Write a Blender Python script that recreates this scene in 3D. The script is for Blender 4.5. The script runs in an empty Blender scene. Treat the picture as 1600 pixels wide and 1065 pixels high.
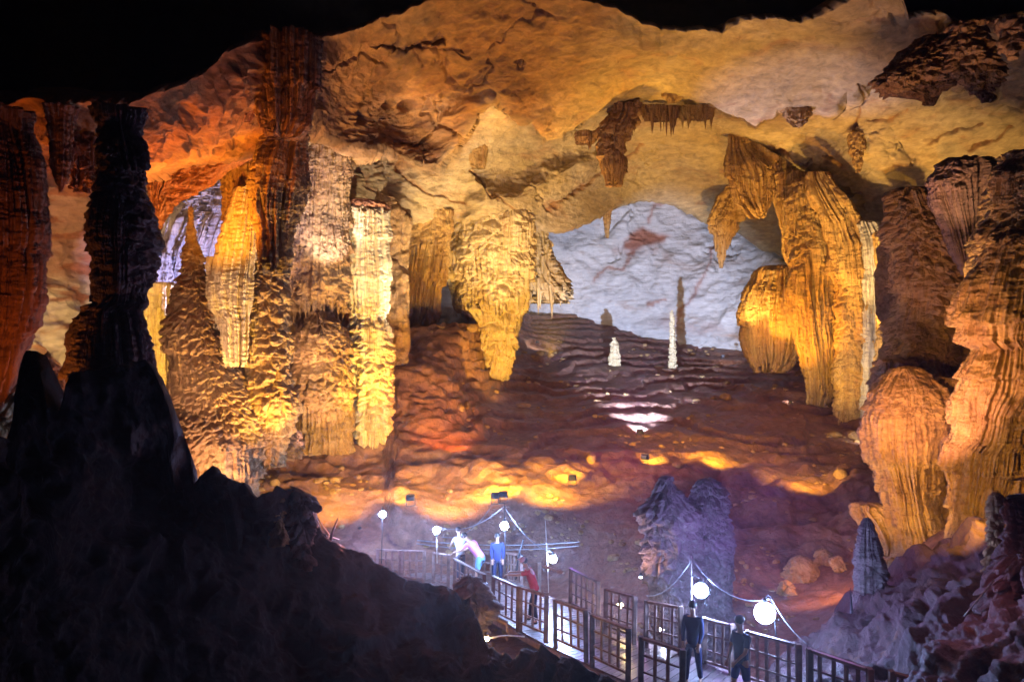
import bpy, bmesh, math, random
import numpy as np
from mathutils import Vector, Matrix

# ------------------------------------------------------------------ basics
F = 1200.0            # focal length in photo pixels (1600 px wide)
ZC = 8.6              # camera height above the pit floor
scene = bpy.context.scene
C = scene.collection
random.seed(4)

def P(px, py, Y):
    """point seen at photo pixel (px,py) at distance Y along the view axis"""
    return Vector(((px - 800) / F * Y, Y, ZC - (py - 532.5) / F * Y))

def tag(o, label=None, cat=None, group=None, kind=None):
    if label: o['label'] = label
    if cat: o['category'] = cat
    if group: o['group'] = group
    if kind: o['kind'] = kind
    return o

def np_mesh(name, V, faces, mat, loc=(0, 0, 0), parent=None, smooth=True):
    loc = np.array(loc, dtype=np.float64)
    me = bpy.data.meshes.new(name)
    V = (np.asarray(V) - loc).astype(np.float32)
    faces = np.asarray(faces, dtype=np.int32)
    me.vertices.add(len(V)); me.vertices.foreach_set('co', V.ravel())
    n = faces.shape[0]; k = faces.shape[1]
    me.loops.add(n * k); me.loops.foreach_set('vertex_index', faces.ravel())
    me.polygons.add(n)
    me.polygons.foreach_set('loop_start', np.arange(0, n * k, k, dtype=np.int32))
    me.polygons.foreach_set('loop_total', np.full(n, k, dtype=np.int32))
    me.update(calc_edges=True); me.validate()
    if smooth: me.polygons.foreach_set('use_smooth', np.ones(len(me.polygons), dtype=bool))
    me.materials.append(mat)
    o = bpy.data.objects.new(name, me); o.location = loc.tolist()
    C.objects.link(o)
    if parent: o.parent = parent
    return o

# ------------------------------------------------------------------ noise
_rng = np.random.RandomState(11)
PERM = _rng.permutation(256).astype(np.int32); PERM = np.concatenate([PERM, PERM, PERM])
GRAD = _rng.normal(size=(256, 3)).astype(np.float32); GRAD /= np.linalg.norm(GRAD, axis=1)[:, None]
RND = _rng.rand(256, 3).astype(np.float32)

def pnoise(x, y, z):
    xi = np.floor(x).astype(np.int32); yi = np.floor(y).astype(np.int32); zi = np.floor(z).astype(np.int32)
    xf = (x - xi).astype(np.float32); yf = (y - yi).astype(np.float32); zf = (z - zi).astype(np.float32)
    u = xf * xf * xf * (xf * (xf * 6 - 15) + 10); v = yf * yf * yf * (yf * (yf * 6 - 15) + 10); w = zf * zf * zf * (zf * (zf * 6 - 15) + 10)
    r = 0
    for dx in (0, 1):
        hx = PERM[(xi + dx) & 255]; wx = u if dx else 1 - u
        for dy in (0, 1):
            hy = PERM[hx + ((yi + dy) & 255)]; wy = v if dy else 1 - v
            for dz in (0, 1):
                g = GRAD[PERM[hy + ((zi + dz) & 255)]]; wz = w if dz else 1 - w
                r = r + wx * wy * wz * (g[..., 0] * (xf - dx) + g[..., 1] * (yf - dy) + g[..., 2] * (zf - dz))
    return r * 1.6

def fbm(x, y, z, o=4, g=0.5, l=2.03):
    r = 0; a = 1; s = 0
    for i in range(o):
        r = r + a * pnoise(x + 17.3 * i, y - 9.1 * i, z + 5.7 * i); s += a
        a *= g; x = x * l; y = y * l; z = z * l
    return r / s

def ridged(x, y, z, o=4, g=0.5):
    r = 0; a = 1; s = 0
    for i in range(o):
        r = r + a * (1 - np.abs(pnoise(x + 7.3 * i, y - 3.1 * i, z + 15.7 * i)) * 2); s += a
        a *= g; x = x * 2.07; y = y * 2.07; z = z * 2.07
    return r / s

def worley(x, y, z):
    """F1, F2, and height of the sample inside its cell (up +)"""
    xi = np.floor(x).astype(np.int32); yi = np.floor(y).astype(np.int32); zi = np.floor(z).astype(np.int32)
    f1 = np.full(x.shape, 9, dtype=np.float32); f2 = f1.copy(); dzb = np.zeros_like(f1)
    for dx in (-1, 0, 1):
        hx = PERM[(xi + dx) & 255]
        for dy in (-1, 0, 1):
            hy = PERM[hx + ((yi + dy) & 255)]
            for dz in (-1, 0, 1):
                r = RND[PERM[hy + ((zi + dz) & 255)]]
                ax = xi + dx + r[..., 0] - x; ay = yi + dy + r[..., 1] - y; az = zi + dz + r[..., 2] - z
                d = np.sqrt(ax * ax + ay * ay + az * az).astype(np.float32)
                new = d < f1
                f2 = np.where(new, f1, np.minimum(f2, d)); dzb = np.where(new, -az, dzb); f1 = np.where(new, d, f1)
    return f1, f2, dzb

def sstep(a, b, x):
    t = np.clip((x - a) / (b - a), 0, 1); return t * t * (3 - 2 * t)

def tps(pts):
    """thin plate spline through (px,py,Y)"""
    p = np.array(pts, dtype=np.float64); xy = p[:, :2] / 400.0; v = np.log(p[:, 2]); n = len(p)
    def U(d2): return 0.5 * d2 * np.log(d2 + 1e-9)
    D = ((xy[:, None] - xy[None]) ** 2).sum(-1)
    A = np.zeros((n + 3, n + 3)); A[:n, :n] = U(D) + np.eye(n) * 0.004; A[:n, n] = 1; A[:n, n + 1:] = xy; A[n, :n] = 1; A[n + 1:, :n] = xy.T
    w = np.linalg.solve(A, np.concatenate([v, [0, 0, 0]]))
    def f(X, Y):
        X = X / 400.0; Y = Y / 400.0; r = w[n] + w[n + 1] * X + w[n + 2] * Y
        for i in range(n): r = r + w[i] * U((X - xy[i, 0]) ** 2 + (Y - xy[i, 1]) ** 2)
        return np.exp(r)
    return f

def poly_signed(poly, X, Y):
    """distance to a closed polygon in px, positive inside"""
    p = np.array(poly, float); q = np.roll(p, -1, axis=0)
    d = np.full(X.shape, 1e9); ins = np.zeros(X.shape, bool)
    for a, b in zip(p, q):
        e = b - a; L = (e ** 2).sum() + 1e-9
        t = np.clip(((X - a[0]) * e[0] + (Y - a[1]) * e[1]) / L, 0, 1)
        d = np.minimum(d, (X - a[0] - t * e[0]) ** 2 + (Y - a[1] - t * e[1]) ** 2)
        c = ((a[1] > Y) != (b[1] > Y))
        xx = a[0] + (Y - a[1]) * e[0] / (e[1] if abs(e[1]) > 1e-9 else 1e-9)
        ins ^= c & (X < xx)
    d = np.sqrt(d); return np.where(ins, d, -d)

def veins(lines, X, Y, w=2.0):
    wx = X + 9 * pnoise(X / 26., Y / 26., X * 0 + 2) + 3 * pnoise(X / 7., Y / 7., X * 0); wy = Y + 9 * pnoise(X / 26. + 7, Y / 26., X * 0) + 3 * pnoise(X / 7. + 3, Y / 7., X * 0)
    d = np.full(X.shape, 1e9)
    for ln in lines:
        for a, b in zip(ln[:-1], ln[1:]):
            ex, ey = b[0] - a[0], b[1] - a[1]; t = np.clip(((wx - a[0]) * ex + (wy - a[1]) * ey) / (ex * ex + ey * ey), 0, 1)
            d = np.minimum(d, (wx - a[0] - t * ex) ** 2 + (wy - a[1] - t * ey) ** 2)
    return np.exp(-d / (w * w))

def grid_faces(nr, nc, wrap=False):
    i = np.arange(nr - 1)[:, None]; j = np.arange(nc if wrap else nc - 1)[None]
    j2 = (j + 1) % nc
    a = i * nc + j; b = i * nc + j2; c = (i + 1) * nc + j2; d = (i + 1) * nc + j
    return np.stack([a + 0 * j, d + 0 * j, c, b], -1).reshape(-1, 4)

def grid_normals(V, it=10):
    V = V.copy()
    for _ in range(it):
        V[1:-1] = (V[:-2] + V[1:-1] + V[2:]) / 3; V[:, 1:-1] = (V[:, :-2] + V[:, 1:-1] + V[:, 2:]) / 3
    gu = np.gradient(V, axis=0); gv = np.gradient(V, axis=1)
    n = np.cross(gv, gu); n /= (np.linalg.norm(n, axis=-1, keepdims=True) + 1e-9)
    return n

def sheet(name, xs, top, bot, rows, depth, disp, mat, fold_top=None, fold_bot=None, kind='structure', label=None, cat=None, iron=None, fade=None):
    """rock surface: columns at xs, from top(px) to bot(px); fold_* = list of (dY, dz) extra rows that give the edge thickness"""
    xs = np.asarray(xs, float); nc = len(xs)
    v = np.linspace(0, 1, rows)[:, None]
    T = np.interp(xs, [t[0] for t in top], [t[1] for t in top]); B = np.interp(xs, [t[0] for t in bot], [t[1] for t in bot])
    T = T + 3.5 * pnoise(xs / 14., xs * 0 + 3.3, xs * 0) + 1.2 * pnoise(xs / 5., xs * 0 + 1.3, xs * 0)
    B = B + 4.0 * pnoise(xs / 13., xs * 0 + 8.3, xs * 0) + 2 * pnoise(xs / 5., xs * 0 + 4.3, xs * 0)
    PY = T[None] * (1 - v) + B[None] * v; PX = np.broadcast_to(xs[None], PY.shape)
    Y = depth(PX, PY)
    V = np.stack([(PX - 800) / F * Y, Y, ZC - (PY - 532.5) / F * Y], -1)
    N = grid_normals(V)
    s = np.sign((N * (V - np.array([0, 0, ZC]))).sum(-1, keepdims=True)); N = -N * s     # towards the viewer
    dd = disp(V[..., 0], V[..., 1], V[..., 2], PX, PY)
    if fade: dd = dd * (.18 + .82 * sstep(0, fade[0], PY - T[None])) * (.12 + .88 * sstep(0, fade[1], B[None] - PY))
    V = V + N * dd[..., None]
    ex = []
    if fold_top:
        ex = [V[0] + np.array([0, a, b]) for a, b in reversed(fold_top)]
        V = np.concatenate([np.array(ex), V], 0)
    if fold_bot:
        V = np.concatenate([V, np.array([V[-1] + np.array([0, a, b]) for a, b in fold_bot])], 0)
    nr = V.shape[0]
    o = np_mesh(name, V.reshape(-1, 3), grid_faces(nr, nc), mat)
    tag(o, label, cat, kind=kind)
    if iron is not None:
        a = iron(PX, PY); nt_ = len(fold_top or []); nb_ = len(fold_bot or [])
        a = np.concatenate([np.repeat(a[:1], nt_, 0), a, np.repeat(a[-1:], nb_, 0)], 0)
        at = o.data.attributes.new('iron', 'FLOAT', 'POINT'); at.data.foreach_set('value', a.astype(np.float32).ravel())
    return o

# ------------------------------------------------------------------ materials
def rock(name, base, second, stain, scale=0.35, rough=0.75, bump=0.5, bscale=4.0, streak=False, stretch=False, fine=None, dark=0.5, rough2=None, white=None, iron=None):
    m = bpy.data.materials.new(name); m.use_nodes = True
    nt = m.node_tree; N = nt.nodes; L = nt.links
    b = N['Principled BSDF']
    tc = N.new('ShaderNodeTexCoord'); mp = N.new('ShaderNodeMapping'); L.new(tc.outputs['Object'], mp.inputs[0])
    if stretch: mp.inputs['Scale'].default_value = (.45, .45, 1.7); mp.inputs['Rotation'].default_value = (0, .42, 0)
    if streak: mp.inputs['Scale'].default_value = (1.6, 1.6, 0.16)
    def noise(sc, det=6, ro=0.6, src=mp.outputs[0], dist=0.0):
        n = N.new('ShaderNodeTexNoise'); n.inputs['Scale'].default_value = sc; n.inputs['Detail'].default_value = det
        n.inputs['Roughness'].default_value = ro; n.inputs['Distortion'].default_value = dist; L.new(src, n.inputs['Vector']); return n.outputs['Fac']
    def ramp(src, p0, p1, c0=(0, 0, 0, 1), c1=(1, 1, 1, 1)):
        r = N.new('ShaderNodeValToRGB'); r.color_ramp.elements[0].position = p0; r.color_ramp.elements[1].position = p1
        r.color_ramp.elements[0].color = c0; r.color_ramp.elements[1].color = c1; L.new(src, r.inputs[0]); return r.outputs[0]
    def mix(f, a, c, t='MIX'):
        x = N.new('ShaderNodeMix'); x.data_type = 'RGBA'; x.blend_type = t
        if isinstance(f, float): x.inputs[0].default_value = f
        else: L.new(f, x.inputs[0])
        for s, q in ((6, a), (7, c)):
            if isinstance(q, tuple): x.inputs[s].default_value = (*q, 1) if len(q) == 3 else q
            else: L.new(q, x.inputs[s])
        return x.outputs[2]
    n1 = noise(scale, 8, 0.62, dist=0.6); n2 = noise(scale * 2.7, 8, 0.65, dist=0.9); n3 = noise(fine or scale * 9, 8, 0.72, dist=0.5 if fine else 0)
    c = mix(ramp(n1, 0.38, 0.62), base, second)
    c = mix(ramp(n2, 0.55, 0.72), c, stain)
    if white:
        n5 = noise(scale * 1.7, 7, 0.65); c = mix(ramp(n5, 0.56, 0.68), c, white)
    if iron:
        an = N.new('ShaderNodeAttribute'); an.attribute_name = 'iron'
        n6 = noise(scale * 5, 8, 0.7, dist=1.2); n7 = noise(scale * 2, 6, 0.6)
        ic = mix(ramp(n6, 0.35, 0.65), iron[0], iron[1]); ic = mix(ramp(n7, 0.46, 0.62), ic, iron[2])
        c = mix(an.outputs['Fac'], c, ic)
    c = mix(1.0, c, ramp(n3, 0.3, 0.66, (1 - dark, 1 - dark, 1 - dark, 1), (1.0, 1.0, 1.0, 1)), 'MULTIPLY')
    L.new(c, b.inputs['Base Color'])
    rr = N.new('ShaderNodeMapRange'); rr.inputs['To Min'].default_value = rough - 0.15; rr.inputs['To Max'].default_value = min(1, rough + 0.2)
    L.new(n2, rr.inputs[0]); L.new(rr.outputs[0], b.inputs['Roughness'])
    b.inputs['Specular IOR Level'].default_value = 0.35
    # micro relief
    h1 = noise(bscale, 9, 0.72, src=tc.outputs['Object']); vo = N.new('ShaderNodeTexVoronoi'); vo.inputs['Scale'].default_value = bscale * 0.8
    L.new(mp.outputs[0] if (streak or stretch) else tc.outputs['Object'], vo.inputs['Vector'])
    ad = N.new('ShaderNodeMath'); ad.operation = 'MULTIPLY_ADD'; ad.inputs[1].default_value = 0.45; L.new(vo.outputs['Distance'], ad.inputs[0]); L.new(h1, ad.inputs[2])
    bp = N.new('ShaderNodeBump'); bp.inputs['Strength'].default_value = bump; bp.inputs['Distance'].default_value = 0.35
    L.new(ad.outputs[0], bp.inputs['Height']); L.new(bp.outputs[0], b.inputs['Normal'])
    return m

def plain(name, col, rough=0.6, metal=0.0, emit=None, es=0, var=0.25, scale=8):
    m = bpy.data.materials.new(name); m.use_nodes = True
    nt = m.node_tree; N = nt.nodes; L = nt.links; b = N['Principled BSDF']
    tc = N.new('ShaderNodeTexCoord'); n = N.new('ShaderNodeTexNoise'); n.inputs['Scale'].default_value = scale; n.inputs['Detail'].default_value = 6
    L.new(tc.outputs['Object'], n.inputs['Vector'])
    r = N.new('ShaderNodeValToRGB'); r.color_ramp.elements[0].position = 0.3; r.color_ramp.elements[1].position = 0.7
    r.color_ramp.elements[0].color = (*[c * (1 - var) for c in col], 1); r.color_ramp.elements[1].color = (*[min(1, c * (1 + var)) for c in col], 1)
    L.new(n.outputs['Fac'], r.inputs[0]); L.new(r.outputs[0], b.inputs['Base Color'])
    b.inputs['Roughness'].default_value = rough; b.inputs['Metallic'].default_value = metal
    if emit:
        b.inputs['Emission Color'].default_value = (*emit, 1); b.inputs['Emission Strength'].default_value = es
    return m

M = {}
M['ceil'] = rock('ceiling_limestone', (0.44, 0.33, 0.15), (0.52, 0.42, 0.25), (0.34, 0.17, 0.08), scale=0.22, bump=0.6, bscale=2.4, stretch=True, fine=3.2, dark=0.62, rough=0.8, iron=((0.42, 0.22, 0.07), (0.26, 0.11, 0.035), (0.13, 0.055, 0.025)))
M['wall'] = rock('pale_wall_limestone', (0.52, 0.50, 0.47), (0.64, 0.62, 0.58), (0.42, 0.30, 0.22), scale=0.14, bump=0.5, bscale=2.6, stretch=True, fine=3.0, iron=((0.40, 0.17, 0.10), (0.30, 0.12, 0.07), (0.22, 0.09, 0.06)), dark=0.35, rough=0.8)
M['floor'] = rock('wet_flowstone_floor', (0.22, 0.10, 0.07), (0.32, 0.17, 0.11), (0.09, 0.032, 0.04), scale=0.4, bump=0.8, bscale=2.6, dark=0.55, rough=0.42)
M['flute'] = rock('fluted_calcite', (0.60, 0.41, 0.16), (0.44, 0.26, 0.09), (0.26, 0.12, 0.05), scale=1.0, bump=0.8, bscale=3.4, streak=True, dark=0.5, rough=0.6)
M['pale'] = rock('pale_fluted_calcite', (0.72, 0.61, 0.38), (0.57, 0.43, 0.21), (0.38, 0.22, 0.10), scale=0.9, bump=0.5, bscale=3.0, streak=True, dark=0.4, rough=0.5)
M['pop'] = rock('knobbly_flowstone', (0.53, 0.35, 0.15), (0.38, 0.22, 0.09), (0.20, 0.085, 0.035), scale=0.8, bump=0.85, bscale=3.6, dark=0.5, rough=0.65)
M['blue'] = rock('grey_calcite', (0.55, 0.54, 0.56), (0.36, 0.35, 0.38), (0.24, 0.18, 0.16), scale=0.9, bump=0.6, bscale=3.4, dark=0.5, rough=0.6, streak=True)
M['red'] = rock('iron_stained_rock', (0.42, 0.20, 0.09), (0.34, 0.13, 0.05), (0.12, 0.05, 0.03), scale=1.0, bump=0.7, bscale=3.5, dark=0.6, rough=0.7, streak=True)
M['gold'] = rock('golden_brown_dripstone', (0.42, 0.25, 0.11), (0.28, 0.14, 0.06), (0.09, 0.045, 0.03), scale=1.0, bump=0.7, bscale=3.5, dark=0.6, rough=0.7, streak=True)
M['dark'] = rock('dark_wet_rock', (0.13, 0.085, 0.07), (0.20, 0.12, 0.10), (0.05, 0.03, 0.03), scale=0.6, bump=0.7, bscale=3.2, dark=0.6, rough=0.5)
M['black'] = rock('shade_black_rock', (0.018, 0.012, 0.011), (0.03, 0.018, 0.016), (0.009, 0.006, 0.006), scale=0.6, bump=0.7, bscale=3.2, dark=0.6, rough=0.65)  # near-black albedo: the shade on the slope is put into its colour
M['shell'] = rock('unlit_rock', (0.10, 0.08, 0.07), (0.13, 0.1, 0.08), (0.06, 0.04, 0.04), scale=0.1, bump=0.5, bscale=0.6, dark=0.5, rough=0.8)

# ------------------------------------------------------------------ cave shell pieces
def ceiling():
    lip = [(-700, 120), (-300, 150), (0, 158), (60, 152), (110, 157), (200, 160), (235, 143), (280, 130), (325, 105), (345, 82), (390, 62), (430, 58), (495, 58),
           (560, 42), (600, 28), (640, 12), (680, -4), (760, -12), (850, -10), (925, 2), (960, 10), (1010, 36), (1050, 46), (1110, 46), (1130, 50), (1160, 33), (1200, 28), (1250, 36), (1290, 22),
           (1320, 4), (1345, -10), (1405, -14), (1412, 5), (1420, 32), (1440, 24), (1480, 26), (1520, 40), (1560, 34), (1640, 24), (1900, 0), (2300, -60)]
    low = [(-700, 330), (-100, 280), (200, 270), (420, 262), (480, 250), (505, 285), (540, 318), (600, 338), (650, 345), (700, 340), (760, 342), (820, 353), (870, 360), (905, 354),
           (940, 335), (975, 316), (1010, 310), (1060, 320), (1105, 345), (1140, 352), (1200, 390), (1300, 420), (1400, 440), (1500, 430), (1700, 420), (2300, 420)]
    pts = [(-700, 150, 16), (-300, 150, 18), (-300, 300, 21), (0, 155, 20), (0, 270, 25), (200, 160, 21), (200, 260, 26), (300, 130, 23), (300, 255, 29), (350, 90, 24), (420, 200, 28), (480, 60, 28), (480, 200, 32), (480, 245, 34.5), (540, 318, 36),
           (600, 40, 31), (600, 150, 38), (600, 250, 39), (600, 335, 40), (750, 0, 32), (750, 120, 38), (750, 210, 42), (750, 340, 46), (900, 0, 33), (900, 100, 38), (900, 200, 46), (880, 355, 51),
           (1000, 310, 58), (1000, 150, 44), (1050, 50, 36), (1050, 250, 55), (1150, 50, 34), (1150, 180, 44), (1150, 300, 56), (1300, 20, 30), (1300, 150, 40), (1300, 300, 48), (1300, 420, 56),
           (1450, 10, 29), (1450, 150, 36), (1450, 300, 43), (1420, 420, 50), (1600, 30, 27), (1600, 150, 33), (1600, 300, 38), (1600, 420, 43), (1900, 60, 24), (1900, 400, 33), (2300, 100, 19), (2300, 400, 25)]
    D = tps(pts)
    near = [(-900, -400), (-900, 500), (300, 330), (430, 262), (478, 205), (520, 228), (560, 243), (620, 248), (660, 262), (690, 270), (712, 238), (735, 205), (750, 168), (765, 150), (790, 160), (812, 190), (828, 188), (850, 226),
            (880, 216), (905, 200), (940, 172), (1000, 160), (1045, 158), (1075, 150), (1110, 158), (1150, 180), (1180, 191), (1215, 170), (1260, 165), (1290, 170), (1330, 146), (1370, 122), (1400, 97), (1440, 72), (1480, 42), (1500, 0), (1560, -400)]
    tri = [(1345, 180), (1390, 170), (1440, 250), (1400, 400), (1340, 330), (1290, 230)]          # facets of the beige slab
    f2 = [(700, 360), (735, 262), (800, 270), (860, 240), (905, 225), (960, 240), (880, 330), (850, 370)]
    f3 = [(560, 60), (640, 72), (690, 60), (740, 90), (640, 100), (600, 80)]
    CRK = [[(615, 248), (650, 290), (728, 322)], [(735, 262), (770, 300), (810, 335)], [(560, 250), (580, 300), (610, 312), (628, 285)], [(1200, 225), (1240, 238), (1262, 250), (1275, 238)], [(1290, 232), (1318, 250)],
           [(1450, 218), (1480, 205), (1540, 195)], [(1516, 230), (1550, 228), (1580, 205)], [(1365, 178), (1385, 180), (1400, 178), (1420, 165)], [(1340, 130), (1350, 160), (1338, 200), (1345, 245)], [(860, 330), (950, 260), (1000, 215)], [(480, 100), (560, 75), (600, 90)], [(640, 70), (660, 100)]]
    def dep(X, Y):
        wx = X + 7 * pnoise(X / 23., Y / 23., X * 0); wy = Y + 7 * pnoise(X / 23. + 9, Y / 23., X * 0) + 2.5 * pnoise(X / 6., Y / 6., X * 0)
        d = D(X, Y)
        s = poly_signed(near, wx, wy)
        d = d * (1 - 0.085 * sstep(-3, 4, s)) * (1 + 0.02 * sstep(0, 60, s))
        d = d * (1 - 0.035 * sstep(-3, 60, poly_signed(tri, wx, wy)))
        d = d * (1 - 0.045 * sstep(-2, 45, poly_signed(f2, wx, wy)))
        d = d * (1 - 0.02 * sstep(-2, 10, poly_signed(f3, wx, wy)))
        return d
    def disp(x, y, z, PX, PY):
        big = fbm(x / 11, y / 11, z / 11, 2) * 0.8
        mid = ridged(x / 5.5 + 3, y / 5.5, z / 5.5, 3) * 0.16
        # bedding: stretched along a tilted direction
        u = x * 0.9 + z * 0.45; w = z * 0.9 - x * 0.45
        bed = ridged(u / 7, w / 1.1, y / 3.0, 4) * 0.10
        g1_, g2_, _ = worley(x / 6.5 + 8, y / 6.5, z / 5); mid = mid + g1_ * .55
        fine = fbm(x / 0.8, y / 0.8, z / 0.8, 4) * 0.10 - np.abs(fbm(u / 2.2, w / .35, y / 1.2, 4)) * 0.20
        wq = fbm(x / 2.5, y / 2.5, z / 2.5, 4) * 1.1
        f1, f2_, _ = worley(x / 9 + wq * .4, y / 9 + wq * .3, z / 5 - wq * .35)
        crack = -0.6 * np.exp(-((f2_ - f1) / 0.02) ** 2) * sstep(0.0, 0.25, pnoise(x / 6 + 4, y / 6, z / 6))
        pits, _, _ = worley(x / 3.1, y / 3.1 + 5, z / 2.2)
        pit = -0.8 * sstep(0.22, 0.05, pits)
        rough = sstep(1080, 700, PX + 0.6 * PY)          # the orange side is pitted, the right side is smooth
        left = sstep(420, 330, PX)
        lump = ridged(x / 0.9, y / 0.9, z / 0.9, 4) * 0.35 * left
        a = 0.35 + 0.65 * rough
        crack = crack - veins(CRK, PX, PY, 1.6) * .5
        return big + a * (mid + bed) + crack * 0.5 + pit * rough * 0.8 + fine * (0.6 + rough) + lump
    xs = np.concatenate([np.linspace(-700, -20, 60), np.linspace(-15, 1620, 820), np.linspace(1630, 2300, 60)])
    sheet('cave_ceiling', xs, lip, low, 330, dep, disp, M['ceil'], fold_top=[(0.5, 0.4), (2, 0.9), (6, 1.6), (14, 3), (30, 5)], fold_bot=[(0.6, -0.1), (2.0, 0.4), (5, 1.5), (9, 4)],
          label='vaulted rock ceiling of the cave with a stepped slab edge', fade=(30, 70),
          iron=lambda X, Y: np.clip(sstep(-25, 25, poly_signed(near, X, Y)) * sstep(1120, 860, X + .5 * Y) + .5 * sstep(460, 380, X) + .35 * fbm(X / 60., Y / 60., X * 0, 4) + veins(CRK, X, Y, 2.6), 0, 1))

def back_wall():
    WV = [[(930, 438), (950, 425), (975, 420)], [(1014, 478), (1040, 470)], [(1040, 300), (1010, 350)], [(1075, 475), (1100, 440), (1118, 385)], [(975, 420), (990, 395)], [(1120, 380), (1180, 350)], [(1060, 500), (1090, 455)]]
    pts = [(450, 250, 50), (450, 600, 46), (600, 320, 56), (600, 520, 50), (700, 470, 56), (740, 320, 66), (850, 510, 67), (950, 480, 66), (950, 600, 66), (1050, 500, 64.5), (1050, 600, 64.5), (1180, 540, 60), (1180, 640, 60), (1250, 560, 57), (1400, 450, 46),
           (1400, 640, 46), (1550, 400, 38), (1550, 650, 36), (900, 280, 68), (1050, 290, 68), (1200, 400, 62), (1200, 300, 66), (1450, 250, 50), (1700, 400, 30), (1700, 650, 28)]
    D = tps(pts)
    def disp(x, y, z, PX, PY):
        wq = fbm(x / 2.5, y / 2.5, z / 2.5, 4) * 1.2
        f1, f2, _ = worley(x / 9 + wq * .35, y / 9 + 2, z / 6 + wq * .35 - x / 14)
        crack = -0.5 * np.exp(-((f2 - f1) / 0.02) ** 2) * sstep(-.05, 0.2, pnoise(x / 5 + 4, y / 5, z / 5))
        return fbm(x / 7, y / 7, z / 7, 3) * 1.1 + ridged(x / 3.5, y / 3, z / 2.5, 5) * 0.6 + crack + fbm(x / .7, y / .7, z / .7, 4) * 0.16 + (f1) * 0.35
    sheet('cave_wall', np.linspace(430, 1750, 500), [(430, 230), (1750, 230)], [(430, 650), (1750, 680)], 200, D, disp, M['wall'], label='pale far wall of the cave',
          iron=lambda X, Y: np.clip(sstep(-4, 6, poly_signed([(972, 388), (985, 366), (1003, 357), (1046, 370), (1040, 378), (992, 393)], X + 5 * pnoise(X / 12., Y / 12., X * 0), Y)) + .8 * veins(WV, X, Y, 3.2) + .5 * sstep(.15, .5, fbm(X / 90., Y / 60., X * 0, 4)), 0, 1))
    pts = [(-400, 200, 22), (-400, 900, 20), (0, 250, 29), (100, 450, 33), (250, 460, 37), (0, 620, 26), (0, 720, 24), (400, 400, 41), (620, 400, 44), (250, 600, 36), (250, 780, 36), (100, 700, 30), (600, 700, 43), (400, 200, 38), (600, 230, 48)]
    D2 = tps(pts)
    def disp2(x, y, z, PX, PY):
        u = x * 0.9 + z * 0.45; w = z * 0.9 - x * 0.45
        return fbm(x / 4, y / 4, z / 4, 3) * 0.9 + ridged(u / 4, y / 3, w / 0.9, 4) * 0.4 + fbm(x / .6, y / .6, z / .6, 3) * 0.1
    sheet('cave_wall', np.concatenate([np.linspace(-400, -10, 40), np.linspace(-8, 640, 330)]), [(-400, 190), (640, 190)], [(-400, 900), (640, 760)], 260, D2, disp2, M['wall'], label='banded left wall of the cave',
          iron=lambda X, Y: np.clip(.75 * sstep(490, 410, Y + 60 * fbm(X / 70., Y / 40., X * 0, 4)) + .8 * sstep(.1, .3, fbm(X / 90. + Y / 200., Y / 22., X * 0 + 3, 4)), 0, 1))

def drip_walls():
    def mk(seed, pw):
        def disp(x, y, z, PX, PY):
            wob = .3 * pnoise(x / 2, y / 2, z / 3); n = pnoise(x / .55 + wob + seed, y / .55, z * .09); n2 = pnoise(x / .24 + wob, y / .24 + seed, z * .14)
            f1, f2, dz = worley(x / pw + .3 * wob, y / pw, z / pw / .75)
            lower = sstep(-.15, .25, pnoise(x / 3, y / 3, z / 2 + seed))
            return fbm(x / 2.6, y / 2.6, z / 3.4, 4) * 1.0 + (1 - lower) * ((1 - 2.4 * np.abs(n)) * .22 + (.5 - np.abs(n2)) * .12) + lower * ((.6 - f1) - .45 * dz) * .3 + fbm(x / .4, y / .4, z / .3, 4) * .08
        return disp
    D = tps([(250, 230, 36), (250, 700, 34), (400, 230, 36), (400, 700, 34.5), (450, 450, 37), (560, 230, 38.5), (560, 700, 36.2), (640, 230, 40), (640, 700, 37.5), (500, 600, 35.8)])
    o = sheet('flowstone_wall', np.linspace(262, 640, 330), [(262, 330), (330, 250), (480, 236), (640, 330)], [(262, 740), (640, 705)], 330, D, mk(0, .6), M['pop'], kind='structure', label='brown flowstone wall joining the columns on the left')
    D = tps([(1360, 300, 36), (1360, 860, 32), (1480, 300, 30), (1480, 860, 27.5), (1600, 230, 26), (1600, 860, 22), (1800, 230, 22), (1800, 860, 18)])
    sheet('flowstone_wall', np.linspace(1372, 1800, 330), [(1372, 470), (1392, 340), (1450, 300), (1530, 285), (1570, 250), (1800, 200)], [(1372, 880), (1800, 900)], 380, D, mk(5, .42), M['pop'], kind='structure', label='draped flowstone wall joining the columns on the right')

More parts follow.
